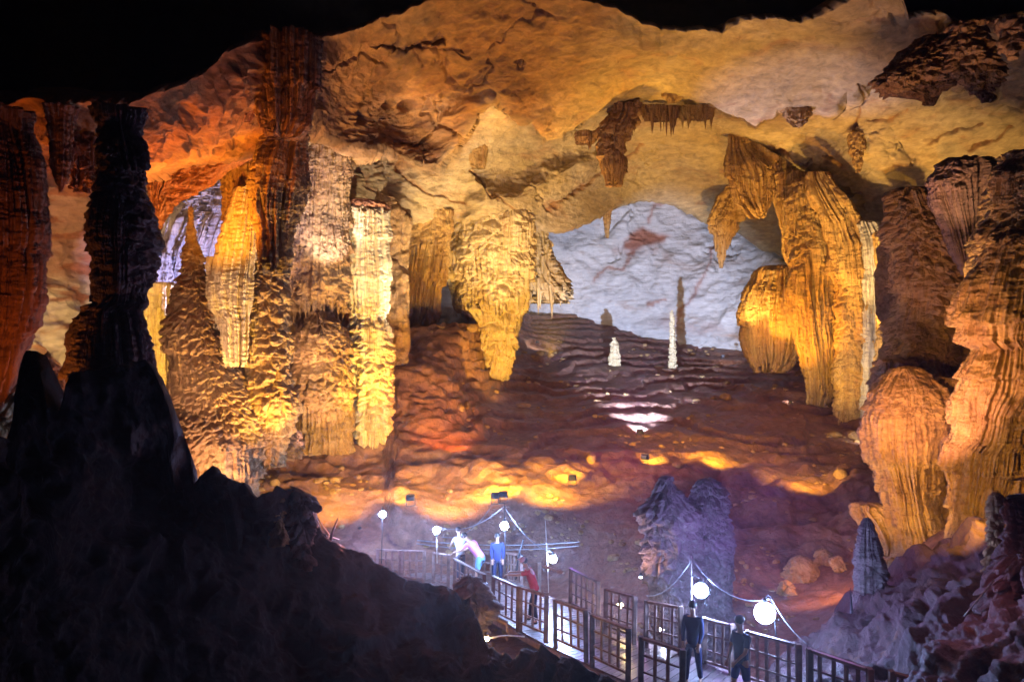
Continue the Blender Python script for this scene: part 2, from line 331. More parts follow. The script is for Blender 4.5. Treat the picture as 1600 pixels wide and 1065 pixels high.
def cave_floor():
    top = [(-400, 745), (250, 740), (420, 692), (455, 688), (600, 684), (610, 620), (616, 540), (640, 509), (735, 503), (800, 487), (880, 487), (910, 492), (1000, 506), (1100, 528), (1180, 546), (1250, 562), (1310, 605), (1360, 645), (1400, 740), (1480, 780), (1800, 760)]
    pts = []
    for x in (250, 450, 650, 850):
        pts += [(x, 1048, 20), (x, 962, 24), (x, 915, 27), (x, 895, 28.2), (x, 840, 29.2), (x, 787, 30)]
    for x in (450, 560, 700, 850): pts += [(x, 742, 32.5)]
    for x in (450, 600, 800): pts += [(x, 692, 35.5)]
    pts += [(-400, 745, 30), (-400, 1150, 16), (100, 760, 28), (300, 745, 31), (250, 1150, 17), (650, 1150, 17), (1000, 1150, 17), (1400, 1150, 14), (1800, 1150, 10)]
    pts += [(620, 520, 41), (690, 508, 42), (735, 510, 43), (622, 600, 37.5), (720, 610, 39), (680, 560, 39), (740, 660, 37.5), (640, 670, 36)]
    pts += [(820, 640, 43), (1000, 640, 43), (1200, 640, 43), (900, 600, 49), (1000, 600, 50), (1150, 600, 50), (1250, 600, 48), (960, 575, 55), (1050, 578, 55), (1150, 567, 56), (1250, 577, 52), (850, 545, 56), (780, 560, 50), (830, 500, 63), (900, 500, 65),
            (1000, 525, 64), (1100, 545, 62), (1180, 556, 59), (1300, 660, 42), (1350, 690, 38), (950, 690, 36.5), (1100, 690, 37), (1250, 700, 37)]
    pts += [(950, 760, 31.5), (1100, 800, 29.5), (1250, 800, 30), (1100, 740, 33), (1350, 780, 29), (1400, 830, 26), (1250, 870, 27), (1250, 925, 24.5), (1350, 900, 24), (1100, 900, 25), (1200, 1000, 21.5), (1050, 1000, 22), (1300, 1000, 20), (1450, 870, 21), (1550, 840, 20), (1700, 850, 16), (1800, 780, 15)]
    D = tps(pts)
    xs = np.concatenate([np.linspace(-400, 230, 50), np.linspace(235, 1480, 700), np.linspace(1485, 1800, 40)])
    rows = 420
    v = np.linspace(0, 1, rows)[:, None] ** 1.25
    T = np.interp(xs, [t[0] for t in top], [t[1] for t in top]) + 2 * pnoise(xs / 14., xs * 0 + .4, xs * 0)
    PY = T[None] * (1 - v) + 1150 * v; PX = np.broadcast_to(xs[None], PY.shape)
    Y = D(PX, PY)
    x = (PX - 800) / F * Y; z = ZC - (PY - 532.5) / F * Y
    V = np.stack([x, Y, z], -1)
    # rimstone terraces on the hill, draped flowstone bulges on the bank
    hill = sstep(33.5, 37, Y) * sstep(640, 760, PX)
    s = 0.55
    q = z / s + 2.2 * fbm(x / 6, Y / 9, x * 0, 4) + 0.10 * pnoise(x * 1.3, Y * 1.3, x * 0)
    fr = q - np.floor(q)
    z2 = z + hill * s * (sstep(0.7, 1.0, fr) - fr) * (0.55 + 0.45 * sstep(-.3, .4, pnoise(x / 5, Y / 5 + 3, x * 0)))
    bank = sstep(30.0, 31.5, Y) * (1 - hill) + sstep(960, 1050, PX) * sstep(25, 27, Y) * (1 - hill)
    bank = np.clip(bank, 0, 1) * sstep(41, 34, Y)
    bk0 = np.clip(sstep(30.2, 31.5, Y) * (1 - hill) * sstep(36.5, 35, Y) + sstep(1000, 1080, PX) * sstep(26, 28, Y) * (1 - hill) * .6, 0, 1)
    s2 = 0.5; q2 = z / s2 + 1.5 * fbm(x / 3.5, Y / 2.2, z / 2, 4) + x * .10; fr2 = q2 - np.floor(q2)
    z2 = z2 + bk0 * s2 * (sstep(0.55, 1.0, fr2) - fr2) * 0.8
    V[..., 2] = z2
    N = grid_normals(V); N *= np.sign(N[..., 2:3] + 1e-6)
    f1, f2, _ = worley(x / 3.2 + .25 * pnoise(x, Y, z), Y / 2.2, z / 1.1)
    bul = (0.5 - f1) * 1.3 + ridged(x / 3, Y / 2, z / 0.6, 4) * 0.5 - 0.5 * np.clip(f2 - f1, 0, .12) / .12 * 0
    mound = sstep(605, 625, PX) * sstep(770, 735, PX) * sstep(36.0, 37.0, Y)
    g1, g2, gz = worley(x / .55, Y / .55, z / .42)
    d = bank * bul * 0.5 + mound * ((.5 - g1) * .28 + fbm(x / 2, Y / 2, z / 2, 3) * .5) + fbm(x / 2.5, Y / 2.5, z / 2.5, 4) * (0.10 + .25 * bank) + fbm(x / .6, Y / .6, z / .5, 4) * 0.07 - np.abs(fbm(x / 1.2, Y / 1.0, z / .5, 4)) * .14 * (1 - mound)
    V = V + N * d[..., None]
    back = np.array([V[0] + np.array([0, a, b]) for a, b in [(18, -6), (8, -1.5), (2, -0.1)]])
    V = np.concatenate([back, V], 0)
    o = np_mesh('cave_floor', V.reshape(-1, 3), grid_faces(V.shape[0], len(xs)), M['floor'])
    tag(o, 'terraced wet flowstone floor rising to the far wall', kind='structure')
    G = V[3:]; rg = np.random.RandomState(5)
    bm = bmesh.new(); bmesh.ops.create_icosphere(bm, subdivisions=2, radius=1); sv = np.array([v.co[:] for v in bm.verts]); sf = np.array([[v.index for v in f.verts] for f in bm.faces]); bm.free()
    VV = []; FF = []; n = 0; cnt = 0
    while cnt < 900:
        i = rg.randint(5, G.shape[0] - 5); j_ = rg.randint(60, G.shape[1] - 45); p = G[i, j_]
        pxx = 800 + p[0] / p[1] * F
        dens = pnoise(np.array([p[0] / 3.]), np.array([p[1] / 3.]), np.array([1.]))[0]
        if p[1] < 22 or p[1] > 62 or dens < .02 + rg.rand() * .25: continue
        r = rg.uniform(.04, .13) * (1 + 1.6 * (rg.rand() < .08)) * max(1, p[1] / 34)
        q = sv * np.array([rg.uniform(.7, 1.4), rg.uniform(.7, 1.4), rg.uniform(.4, .9)]) * r
        q = q * (1 + .45 * pnoise(q[:, 0] / r * .9 + cnt, q[:, 1] / r * .9, q[:, 2] / r * .9))[:, None]
        VV.append(q + p + np.array([0, 0, r * .15])); FF.append(sf + n); n += len(sv); cnt += 1
    rb = np_mesh('rubble', np.concatenate(VV), np.concatenate(FF), M['pop'], smooth=False)
    tag(rb, 'loose stones strewn over the cave floor', kind='stuff')
    return D

def shell():
    nu, nv = 160, 80
    u = np.linspace(0, 2 * np.pi, nu, endpoint=False)[None]; v = np.linspace(0.02, np.pi - 0.02, nv)[:, None]
    d = np.stack([np.sin(v) * np.cos(u), np.sin(v) * np.sin(u), np.cos(v) + 0 * u], -1)
    n = 1 + 0.22 * fbm(d[..., 0] * 3, d[..., 1] * 3, d[..., 2] * 3, 5)
    V = d * n[..., None] * np.array([62, 66, 42]) + np.array([0, 32, 12])
    o = np_mesh('cavern_vault', V.reshape(-1, 3), grid_faces(nv, nu, True), M['shell'])
    tag(o, 'unlit dark rock of the cavern around and above', kind='structure')

# ------------------------------------------------------------------ dripstone formations
def formation(name, label, cat, prof, Y, mat, dr=0.85, flute=0.0, fw=0.22, pop=0.0, pw=0.4, pop_from=None, pop_to=None, fbmA=0.12, fringe=0, fringe_w=None,
              lobes=0.12, seed=0, tiers=0, teeth=None, res=1.0, lean=0.0, group=None, kind=None, popz=0.8):
    """a solid of revolution-like body whose outline at distance Y follows prof = [(py, x_left, x_right), ...]; relief is real displacement.
    fringe (px): how far drip points hang below every abrupt narrowing of the outline"""
    pr = np.array(sorted(prof), float)
    y0, y1 = pr[0, 0], pr[-1, 0] + fringe
    k = Y / F
    H = (y1 - y0); Rm = (pr[:, 2] - pr[:, 1]).max() / 2
    nr = int(min(520, max(30, H / 1.15 * res))); nc = int(min(380, max(28, 2 * np.pi * Rm / 1.3 * res)))
    a = np.linspace(0, 2 * np.pi, nc, endpoint=False)[None]; py = np.linspace(y0, y1, nr)[:, None]
    R0 = Rm * k; so = seed * 13.7
    ca, sa = np.cos(a), np.sin(a)
    kk = max(1.0, R0 / (fringe_w or fw * 1.3))
    sp = pnoise(ca * kk + so, sa * kk * dr, 0 * a + py * 0.004) * 0.75 + pnoise(ca * kk * 2.3 + so, sa * kk * 2.3 * dr, 0 * a + py * .004) * 0.4
    s3 = pnoise(ca * kk * 1.8 + so + 5, sa * kk * 1.8 * dr, 0 * a + py * .003)
    J = fringe * (0.55 * np.clip(0.5 - sp, 0, 1) + 0.75 * np.clip(3.2 * np.abs(s3), 0, 1) ** 0.8)
    J = J * sstep(0, max(6., fringe * 1.5), py - y0)
    pl = py - J + 0.0
    XL = np.interp(pl, pr[:, 0], pr[:, 1]); XR = np.interp(pl, pr[:, 0], pr[:, 2])
    cx = (XL + XR) / 2; r = (XR - XL) / 2
    jt = min(9.0, 0.07 * (y1 - y0)) * np.clip(0.5 + pnoise(ca * kk * .7 + so, sa * kk * .7, 0 * a) + .6 * pnoise(ca * kk * 2 + so, sa * kk * 2, 0 * a), 0.05, 1.3)
    r = r * (0.03 + 0.97 * np.sqrt(np.clip((py - y0) / jt, 0, 1)))
    if tiers:
        rg = np.random.RandomState(seed + 3); tb = np.sort(np.concatenate([[y0], y0 + (y1 - y0) * (np.arange(1, tiers + 1) + rg.uniform(-.3, .3, tiers)) / (tiers + 1), [y1]]))
        ts = np.interp(pl, tb, np.arange(len(tb))); fr_ = ts - np.floor(ts)
        r = r * (0.93 + 0.13 * fr_ ** 1.5)
    if fringe: r = r * (1 - sstep(pr[-1, 0] - 1, pr[-1, 0], pl) * 0.98)
    # rounded cap when the outline starts/ends wide is left to the outline itself
    X = (cx - 800) * k; R = r * k; Z = ZC - (py - 532.5) * k + 0 * a
    lob = 1 + lobes * fbm(ca * 1.3 + so, sa * 1.3, Z / (3 + R0), 3)
    xw = X + R * ca * lob; yw = Y + np.maximum(R * dr, 0.0) * sa * lob
    q = np.clip(R / (0.35 * R0 + 1e-6), 0.12, 1)
    d = fbmA * q * fbm(xw / (0.9 * R0 + .2) + so, yw / (0.9 * R0 + .2), Z / (1.1 * R0 + .3), 4) * 1.5
    fs_ = max(1.0, k * 32)
    d = d + 0.05 * fs_ * q * fbm(xw / (.28 * fs_) + so, yw / (.28 * fs_), Z / (.2 * fs_), 4) - 0.06 * fs_ * q * np.abs(fbm(xw / (.5 * fs_) + so, yw / (.5 * fs_), Z / (.16 * fs_), 4)) * 2
    wp = 0 * Z
    if pop:
        wp = np.ones_like(Z)
        if pop_from is not None: wp = wp * sstep(pop_from - 15, pop_from + 15, py)
        if pop_to is not None: wp = wp * sstep(pop_to + 15, pop_to - 15, py)
        if R0 > .5:
            wp = wp * (.12 + .88 * sstep(-.22, .12, pnoise(xw / 1.3 + so, yw / 1.3, Z / 2.2) + .10)); flute = max(flute, .09 * min(2.0, R0))
            pw = pw * (.8 + .5 * ((seed * 7) % 5) / 5.)
        wx = xw + .35 * pw * pnoise(xw / pw, yw / pw, Z / pw); 
        f1, f2, dz = worley(wx / pw + so, yw / pw, Z / (pw * popz) + .3 * pnoise(xw / pw, yw / pw + 4, Z / pw))
        g1, g2, gz = worley(wx / pw * 2.1, yw / pw * 2.1, Z / pw * 1.6)
        sh = (0.62 - f1) + 0.45 * np.clip(-dz, -.5, .5) + 0.42 * (.5 - g1) + 0.25 * np.clip(-gz, -.5, .5) - 0.25 * sstep(.12, 0, f2 - f1)
        d = d + pop * wp * sh * q
    if flute:
        kf = R0 / (fw * .62)
        wob = 0.25 * pnoise(ca * 2 + so, sa * 2, Z / 2.0)
        n = pnoise(ca * kf + so + wob, sa * kf * dr, Z * 0.10 + so); n2 = pnoise(ca * kf * 2.3, sa * kf * 2.3 * dr + so, Z * 0.16); n3 = pnoise(ca * kf * .45, sa * kf * .45 * dr + so, Z * 0.12); n4 = pnoise(ca * kf * 4.3, sa * kf * 4.3 * dr + so, Z * 0.4)
        fl = (1 - 2.6 * np.abs(n)) * 0.6 + (0.5 - 1.6 * np.abs(n2)) * 0.5 + n3 * .75 - 0.3 * np.abs(n4)
        d = d + flute * fl * (1 - wp) * q
    nx = ca * dr; ny = sa; nl = np.sqrt(nx * nx + ny * ny)
    V = np.stack([xw + d * nx / nl, yw + d * ny / nl, Z - 0.35 * d * (pop > 0) * wp], -1)
    V[..., 0] += lean * 0
    top = V[0].mean(0); bt = V[-1].mean(0)
    V = V.reshape(-1, 3); nV = len(V)
    V = np.concatenate([V, [top], [bt]], 0)
    f = grid_faces(nr, nc, True)[:, ::-1]
    j = np.arange(nc); j2 = (j + 1) % nc
    capt = np.stack([np.full(nc, nV), j, j2, j2], -1); capb = np.stack([np.full(nc, nV + 1), (nr - 1) * nc + j2, (nr - 1) * nc + j, (nr - 1) * nc + j], -1)
    me_f = f
    tris = np.concatenate([capt[:, :3], capb[:, :3]], 0)
    if teeth:
        rg = np.random.RandomState(seed + 77); VT = [V]; TT = [tris]; base = len(V)
        for (ty, n_, ln, wd) in teeth:
            for _ in range(n_):
                an = rg.uniform(np.pi * 1.02, np.pi * 1.98); yy = ty + rg.uniform(-.35, .15) * ln
                i_ = int(np.clip((yy - y0) / (y1 - y0) * nr, 0, nr - 1)); p0 = V[:nr * nc].reshape(nr, nc, 3)[i_, int(an / (2 * np.pi) * nc) % nc]
                ctr = np.array([X[i_, 0] if X.shape[1] == 1 else X[i_].mean(), Y, p0[2]]); p0 = p0 + (ctr - p0) * 0.12
                L_ = ln * k * rg.uniform(.35, 1.25); w_ = wd * k * rg.uniform(.5, 1.2); m_ = 7; q_ = 7; lst = []
                for u_ in range(m_):
                    t_ = u_ / (m_ - 1); rr_ = w_ / 2 * (1 - t_) ** .75 * (1 + .18 * rg.uniform(-1, 1)) + .004
                    for h_ in range(q_): lst.append([p0[0] + rr_ * math.cos(h_ / q_ * 6.283) + .05 * w_ * rg.uniform(-1, 1), p0[1] + rr_ * math.sin(h_ / q_ * 6.283), p0[2] + .15 * L_ - L_ * t_])
                tt = []
                for u_ in range(m_ - 1):
                    for h_ in range(q_):
                        a_ = base + u_ * q_ + h_; b_ = base + u_ * q_ + (h_ + 1) % q_; tt += [[a_, a_ + q_, b_], [b_, a_ + q_, b_ + q_]]
                VT.append(np.array(lst)); TT.append(np.array(tt)); base += m_ * q_
        V = np.concatenate(VT, 0); tris = np.concatenate(TT, 0)
    o = np_mesh_mixed(name, V, me_f, tris, mat, loc=(float(bt[0]), float(bt[1]), float(V[:, 2].min())))
    tag(o, label, cat, group, kind)
    return o

def np_mesh_mixed(name, V, quads, tris, mat, loc, parent=None):
    me = bpy.data.meshes.new(name)
    Vl = (V - np.array(loc)).astype(np.float32)
    me.vertices.add(len(Vl)); me.vertices.foreach_set('co', Vl.ravel())
    nq, nt = len(quads), len(tris)
    li = np.concatenate([np.asarray(quads, np.int32).ravel(), np.asarray(tris, np.int32).ravel()])
    me.loops.add(len(li)); me.loops.foreach_set('vertex_index', li)
    me.polygons.add(nq + nt)
    ls = np.concatenate([np.arange(nq) * 4, nq * 4 + np.arange(nt) * 3]).astype(np.int32)
    me.polygons.foreach_set('loop_start', ls); me.polygons.foreach_set('loop_total', np.concatenate([np.full(nq, 4), np.full(nt, 3)]).astype(np.int32))
    me.update(calc_edges=True); me.validate()
    me.polygons.foreach_set('use_smooth', np.ones(len(me.polygons), dtype=bool))
    me.materials.append(mat)
    o = bpy.data.objects.new(name, me); o.location = loc; C.objects.link(o)
    if parent: o.parent = parent
    return o

#@@FORMATIONS
def formations():
    f = formation
    # ---- far left
    f('stalactite_curtain', 'long red brown fluted curtain hanging at the far left edge', 'stalactite', [(170, -60, 36), (230, -60, 50), (340, -60, 58), (420, -55, 50), (500, -50, 36), (560, -45, 14), (600, -40, -2), (640, -35, -20)], 18, M['red'], flute=0.3, fw=.22, seed=1, fbmA=.15, fringe=20, tiers=2)
    f('stalactite', 'short red brown fluted stalactite beside the far left curtain', 'stalactite', [(165, 70, 118), (200, 76, 112), (250, 80, 110), (280, 86, 102), (300, 92, 96)], 19, M['red'], flute=.12, fw=.14, seed=2)
    f('rock_pendant', 'ragged brown pendants hanging between the left curtain and the black column', 'stalactite', [(165, 100, 165), (200, 108, 160), (225, 112, 150), (240, 118, 130)], 20, M['red'], flute=.1, pop=.2, pw=.4, fringe=60, seed=3, teeth=[(230, 8, 40, 8)])
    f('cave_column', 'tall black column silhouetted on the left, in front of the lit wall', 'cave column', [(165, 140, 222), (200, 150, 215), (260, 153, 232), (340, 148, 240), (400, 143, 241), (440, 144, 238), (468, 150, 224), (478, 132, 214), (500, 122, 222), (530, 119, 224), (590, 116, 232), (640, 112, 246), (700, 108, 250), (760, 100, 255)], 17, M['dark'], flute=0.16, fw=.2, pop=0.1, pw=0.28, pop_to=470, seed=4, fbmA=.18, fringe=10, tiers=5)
    # ---- ceiling above the left group
    f('stalactite_fan', 'wide dark brown fluted fan hanging from the top rim of the ceiling', 'stalactite', [(54, 388, 498), (80, 390, 497), (120, 396, 491), (150, 404, 486), (178, 414, 476), (195, 420, 460)], 24, M['gold'], flute=.26, fw=.2, seed=5, fringe=22, dr=.6, tiers=2, teeth=[(175, 10, 30, 7)])
    f('stalactite', 'small pointed brown stalactites left of the dark ceiling fan', 'stalactite', [(95, 335, 400), (125, 338, 398), (145, 345, 396), (160, 350, 380)], 24, M['red'], flute=.15, pop=.15, pw=.4, fw=.16, fringe=32, seed=6, teeth=[(140, 8, 30, 9)])
    f('stalactite_curtain', 'twisting olive brown drapery under the dark ceiling fan', 'stalactite', [(170, 416, 478), (210, 408, 476), (250, 396, 473), (285, 388, 468), (310, 395, 458), (340, 404, 452), (400, 410, 446)], 25.5, M['flute'], flute=.22, fw=.18, seed=7, fringe=30, tiers=2, teeth=[(300, 10, 40, 7)])
    f('stalactite_curtain', 'orange red ragged curtain above the blue lit rock', 'stalactite', [(190, 232, 410), (225, 232, 392), (248, 233, 350), (270, 233, 325), (295, 234, 285), (320, 236, 262), (340, 237, 250)], 27, M['red'], flute=.14, fw=.2, pop=.2, pw=.35, fringe=18, seed=8, dr=.35)
    f('flowstone_drape', 'blue violet lit rock hanging behind the pointed stalagmite', 'flowstone', [(250, 320, 384), (290, 290, 386), (330, 258, 384), (370, 240, 372), (410, 236, 362), (440, 240, 356), (470, 262, 350), (495, 330, 346)], 33.5, M['blue'], flute=.18, fw=.2, pop=.22, pw=.45, pop_to=340, fringe=40, seed=9, dr=.5, tiers=3)
    f('stalagmite', 'tall pointed pinkish brown stalagmite covered in knobs', 'stalagmite', [(322, 294, 302), (350, 291, 305), (384, 286, 311), (410, 281, 319), (430, 275, 325), (450, 270, 332), (500, 262, 346), (550, 268, 362), (600, 271, 386), (650, 272, 408), (700, 276, 412), (750, 282, 404), (800, 290, 400)], 28, M['pop'], pop=.3, pw=0.34, seed=10, fbmA=.2, tiers=6, fringe=8)
    f('straw_curtain', 'pale flat bottomed curtain of straight straws beside the yellow column', 'stalactite', [(290, 376, 398), (330, 362, 400), (380, 346, 398), (440, 334, 392), (470, 334, 390), (488, 340, 388), (500, 352, 387), (560, 355, 386), (570, 356, 385), (573, 360, 380)], 27.2, M['pale'], flute=.2, fw=.12, seed=11, dr=.4, fbmA=.05, res=1.2)
    f('cave_column', 'yellow column with a knobbly lower half, right of the straw curtain', 'cave column', [(240, 352, 440), (300, 352, 448), (360, 360, 449), (420, 368, 449), (500, 380, 449), (520, 384, 455), (560, 384, 452), (575, 386, 455), (610, 386, 463), (645, 388, 462), (680, 392, 450), (720, 395, 440)], 28.5, M['flute'], flute=.24, fw=.2, pop=.26, pw=0.34, pop_from=420, seed=12, fbmA=.15, tiers=5, fringe=10)
    f('straw_curtain', 'olive yellow curtain of straws left of the pointed stalagmite', 'stalactite', [(440, 222, 275), (490, 220, 272), (540, 224, 270), (580, 236, 268), (600, 248, 266), (620, 258, 264)], 30, M['pale'], flute=.2, fw=.13, seed=13, dr=.4, fringe=22)
    f('stalagmite', 'small orange knobbly stalagmite behind the black rocks on the left', 'stalagmite', [(548, 70, 78), (570, 66, 88), (600, 64, 102), (640, 64, 112), (680, 70, 110), (720, 72, 112)], 22, M['pop'], pop=.2, pw=.35, seed=14)
    f('rock_mound', 'pale pink rounded flowstone low at the far left edge', 'flowstone', [(590, 20, 50), (610, -20, 66), (640, -60, 60), (700, -90, 40), (760, -90, 40)], 23, M['pale'], pop=.2, pw=.5, seed=15, flute=.1)
    f('straw_curtain', 'narrow pale straws just left of the flat bottomed straw curtain', 'stalactite', [(400, 322, 346), (440, 324, 344), (470, 326, 344), (480, 328, 342)], 27.6, M['pale'], flute=.14, fw=.1, seed=110, dr=.4, fringe=34, teeth=[(480, 6, 40, 5)])
    f('straw_curtain', 'thin brown straws between the pointed stalagmite and the blue lit rock', 'stalactite', [(395, 236, 262), (430, 236, 272), (455, 240, 278), (470, 246, 278)], 32, M['blue'], flute=.16, fw=.12, seed=111, dr=.4, fringe=26, teeth=[(465, 8, 34, 5)])
    f('stalactite_curtain', 'brown ribbed curtain between the stepped drapery and the ceiling slope on the right', 'stalactite', [(268, 1214, 1262), (300, 1216, 1264), (340, 1222, 1262), (370, 1228, 1260), (385, 1232, 1256)], 46.5, M['flute'], flute=.3, fw=.22, seed=113, dr=.4, fringe=30, teeth=[(380, 8, 36, 6)])
    # ---- brown group between the yellow columns
    f('flowstone_drape', 'brown and lilac ragged drapery above the ribbed dome', 'flowstone', [(205, 462, 545), (270, 452, 548), (330, 448, 548), (400, 446, 548), (440, 448, 546), (462, 452, 542)], 34, M['pop'], flute=0.1, fw=.22, pop=.3, pw=.5, pop_from=400, seed=16, fringe=26, dr=.5, fbmA=.3, tiers=4, teeth=[(330, 8, 40, 6), (420, 14, 45, 7), (480, 14, 40, 7)])
    f('flowstone_dome', 'ribbed brown dome standing left of the bright yellow column', 'flowstone', [(485, 486, 512), (498, 474, 530), (515, 462, 542), (550, 455, 549), (600, 458, 550), (650, 464, 551), (680, 467, 552), (700, 466, 552)], 33.5, M['pop'], flute=.18, fw=.22, pop=.25, pw=.5, pop_to=640, seed=17, fbmA=.15, tiers=3, fringe=8)
    f('rock_outcrop', 'dark broken rocks at the foot of the ribbed dome', 'rock', [(655, 415, 455), (670, 405, 462), (690, 395, 475), (715, 390, 470)], 31, M['dark'], pop=.35, pw=.5, seed=18)
    o = f('cave_column', 'bright yellow column, fluted above and knobbly below, standing on the bank', 'cave column', [(322, 545, 585), (326, 533, 607), (400, 537, 607), (450, 542, 605), (480, 547, 602), (494, 549, 600), (504, 545, 609), (560, 544, 613), (620, 543, 613), (655, 545, 613), (672, 552, 606), (690, 560, 600)], 35.2, M['pale'], flute=.2, fw=.2, pop=.3, pw=0.36, pop_from=492, seed=19, fbmA=.12, lobes=.08, tiers=6, fringe=9)
    f('rock_ledge', 'dark brown ledge capping the bright yellow column', 'rock', [(311, 535, 560), (316, 530, 600), (322, 534, 608), (327, 548, 606)], 35.2, M['red'], pop=.2, pw=.4, seed=20, dr=.9)
    f('stalactite_curtain', 'orange curtain hanging right of the bright yellow column', 'stalactite', [(325, 596, 712), (360, 600, 708), (400, 603, 692), (450, 604, 684), (485, 605, 676), (500, 607, 668)], 44, M['flute'], flute=.28, fw=.32, pop=.2, pw=.6, pop_to=400, seed=21, fringe=30, dr=.35, fbmA=.3, tiers=2, teeth=[(400, 10, 40, 7), (500, 18, 30, 7)])
    f('hanging_flowstone', 'huge cream hanging mass tapering to a foot on the terrace edge', 'flowstone', [(322, 684, 836), (350, 684, 836), (380, 690, 832), (410, 696, 828), (445, 706, 824), (458, 716, 820), (468, 733, 816), (500, 736, 808), (540, 734, 798), (560, 733, 790), (585, 734, 770), (600, 738, 756)], 47, M['pale'], flute=.25, fw=.4, pop=0.35, pw=0.65, seed=22, fringe=34, fringe_w=.45, dr=.75, fbmA=.4, tiers=4, teeth=[(400, 14, 35, 7), (450, 26, 42, 7), (500, 8, 26, 6)])
    f('stalactite_fringe', 'white fringe of thin stalactites right of the hanging mass', 'stalactite', [(345, 816, 848), (370, 818, 862), (400, 822, 874), (420, 824, 888), (430, 828, 898)], 52, M['pale'], flute=.25, fw=.3, pop=.2, pw=.6, pop_to=400, seed=23, fringe=44, fringe_w=.3, dr=.5, tiers=3, teeth=[(400, 12, 40, 7), (430, 20, 62, 8), (455, 10, 48, 7)])
    # ---- ceiling centre
    f('stalactite_cluster', 'dark brown fluted cluster hanging from the middle of the ceiling', 'stalactite', [(160, 952, 1004), (176, 944, 998), (196, 932, 984), (214, 928, 978), (228, 932, 974), (244, 938, 974), (254, 942, 972), (262, 946, 970), (278, 948, 968)], 41, M['gold'], flute=.25, fw=.28, pop=.3, pw=.5, pop_to=250, seed=24, fringe=14, fringe_w=.3, teeth=[(200, 6, 30, 6), (262, 6, 36, 7)], tiers=2)
    f('stalactite', 'tiny brown fringe just left of the central ceiling cluster', 'stalactite', [(206, 898, 932), (218, 902, 926)], 43, M['gold'], flute=.15, fw=.2, seed=25, fringe=8, teeth=[(218, 6, 24, 6)])
    f('stalactite', 'row of dark pointed stalactites under the ceiling step', 'stalactite', [(165, 1000, 1062), (178, 1006, 1058)], 43.5, M['gold'], flute=.15, fw=.25, seed=26, fringe=12, dr=.3, teeth=[(182, 14, 40, 7)])
    f('stalactite', 'pale brown row of stalactites right of the dark row', 'stalactite', [(165, 1060, 1116), (178, 1064, 1112)], 44, M['flute'], flute=.15, fw=.3, seed=27, fringe=10, dr=.3, teeth=[(182, 12, 32, 6)])
    f('stalactite', 'stubby reddish stalactite under the notch of the ceiling slab', 'stalactite', [(212, 728, 762), (222, 728, 760), (240, 732, 758), (256, 736, 756)], 43, M['flute'], flute=.12, fw=.25, seed=28, fringe=8)
    f('stalactite', 'small pale stalactite above the gap beside the yellow column', 'stalactite', [(312, 622, 656), (322, 627, 652), (340, 630, 646), (356, 634, 640)], 48, M['flute'], flute=.1, fw=.25, seed=29, fringe=6)
    f('stalactite', 'slim orange stalactite in front of the pale far wall', 'stalactite', [(300, 936, 966), (325, 940, 958), (350, 943, 954), (372, 947, 951)], 56, M['flute'], flute=.1, fw=.3, seed=30)
    f('rock_pendant', 'brown pendant at the right edge of the pale far wall', 'stalactite', [(280, 1136, 1190), (320, 1116, 1172), (345, 1106, 1146), (362, 1114, 1138), (380, 1119, 1133), (405, 1123, 1129)], 56, M['flute'], flute=.3, pop=.3, pw=.7, fw=.4, seed=31, dr=.5, tiers=3, teeth=[(380, 8, 30, 7)], fringe=14)
    for i, (x, y, w, h, Y, lb) in enumerate([(1078, 70, 20, 26, 36, 'small brown knob on the ceiling below the top rim'), (1156, 108, 20, 28, 37, 'brown nub on the lilac ceiling slab'), (1052, 140, 34, 16, 40, 'flat orange knob above the ceiling step'),
                                             (1245, 168, 44, 26, 38.5, 'orange fringe under the edge of the lilac slab'), (540, 165, 14, 30, 33, 'thin dark drip on the orange ceiling at the left'), (695, 148, 30, 34, 38, 'dark forked pendant on the orange ceiling'), (730, 165, 26, 34, 39, 'dark ragged pendant beside the ceiling notch'), (1340, 215, 22, 50, 41, 'thin yellowish drip line on the beige slab')]):
        f('rock_pendant', lb, 'stalactite', [(y - 8, x - w / 2 - 5, x + w / 2 + 5), (y + h * .3, x - w / 2, x + w / 2), (y + h * .7, x - w / 3, x + w / 3), (y + h, x - w / 8, x + w / 8)], Y, M['red'] if i not in (2, 3, 7) else M['flute'], flute=.1, pop=.15, pw=.3, fw=.2, seed=40 + i, fringe=5)
    # ---- upper right hanging rock
    f('hanging_rock', 'rough brown hanging rock at the upper right, left part', 'rock', [(55, 1440, 1500), (80, 1412, 1510), (100, 1390, 1512), (120, 1368, 1500), (132, 1372, 1480), (145, 1432, 1470), (157, 1442, 1462)], 27.5, M['gold'], pop=.35, pw=0.35, seed=50, fbmA=0.3, fringe=8, dr=.6, tiers=2, teeth=[(130, 10, 18, 6)])
    f('hanging_rock', 'rough brown hanging rock at the upper right, with a hooked tip', 'rock', [(35, 1480, 1545), (70, 1478, 1552), (100, 1480, 1556), (122, 1505, 1558), (138, 1530, 1556), (152, 1538, 1552)], 26.5, M['gold'], pop=.35, pw=0.35, seed=51, fbmA=0.3, fringe=8, dr=.6, tiers=2, teeth=[(120, 8, 18, 6)])
    f('hanging_rock', 'short brown rock bump hanging in the top right corner', 'rock', [(30, 1555, 1605), (50, 1560, 1596), (75, 1564, 1592), (90, 1572, 1586)], 23, M['gold'], pop=.3, pw=.45, seed=52)
    # ---- right group, far
    f('stalactite_curtain', 'yellow fluted curtain at the top of the sloping row on the right', 'stalactite', [(205, 1142, 1160), (222, 1140, 1180), (245, 1139, 1212), (265, 1144, 1216), (290, 1152, 1208), (305, 1164, 1202), (318, 1178, 1198)], 47, M['flute'], flute=.35, fw=.35, seed=60, fringe=24, dr=.4, tiers=2, teeth=[(300, 10, 30, 6)])
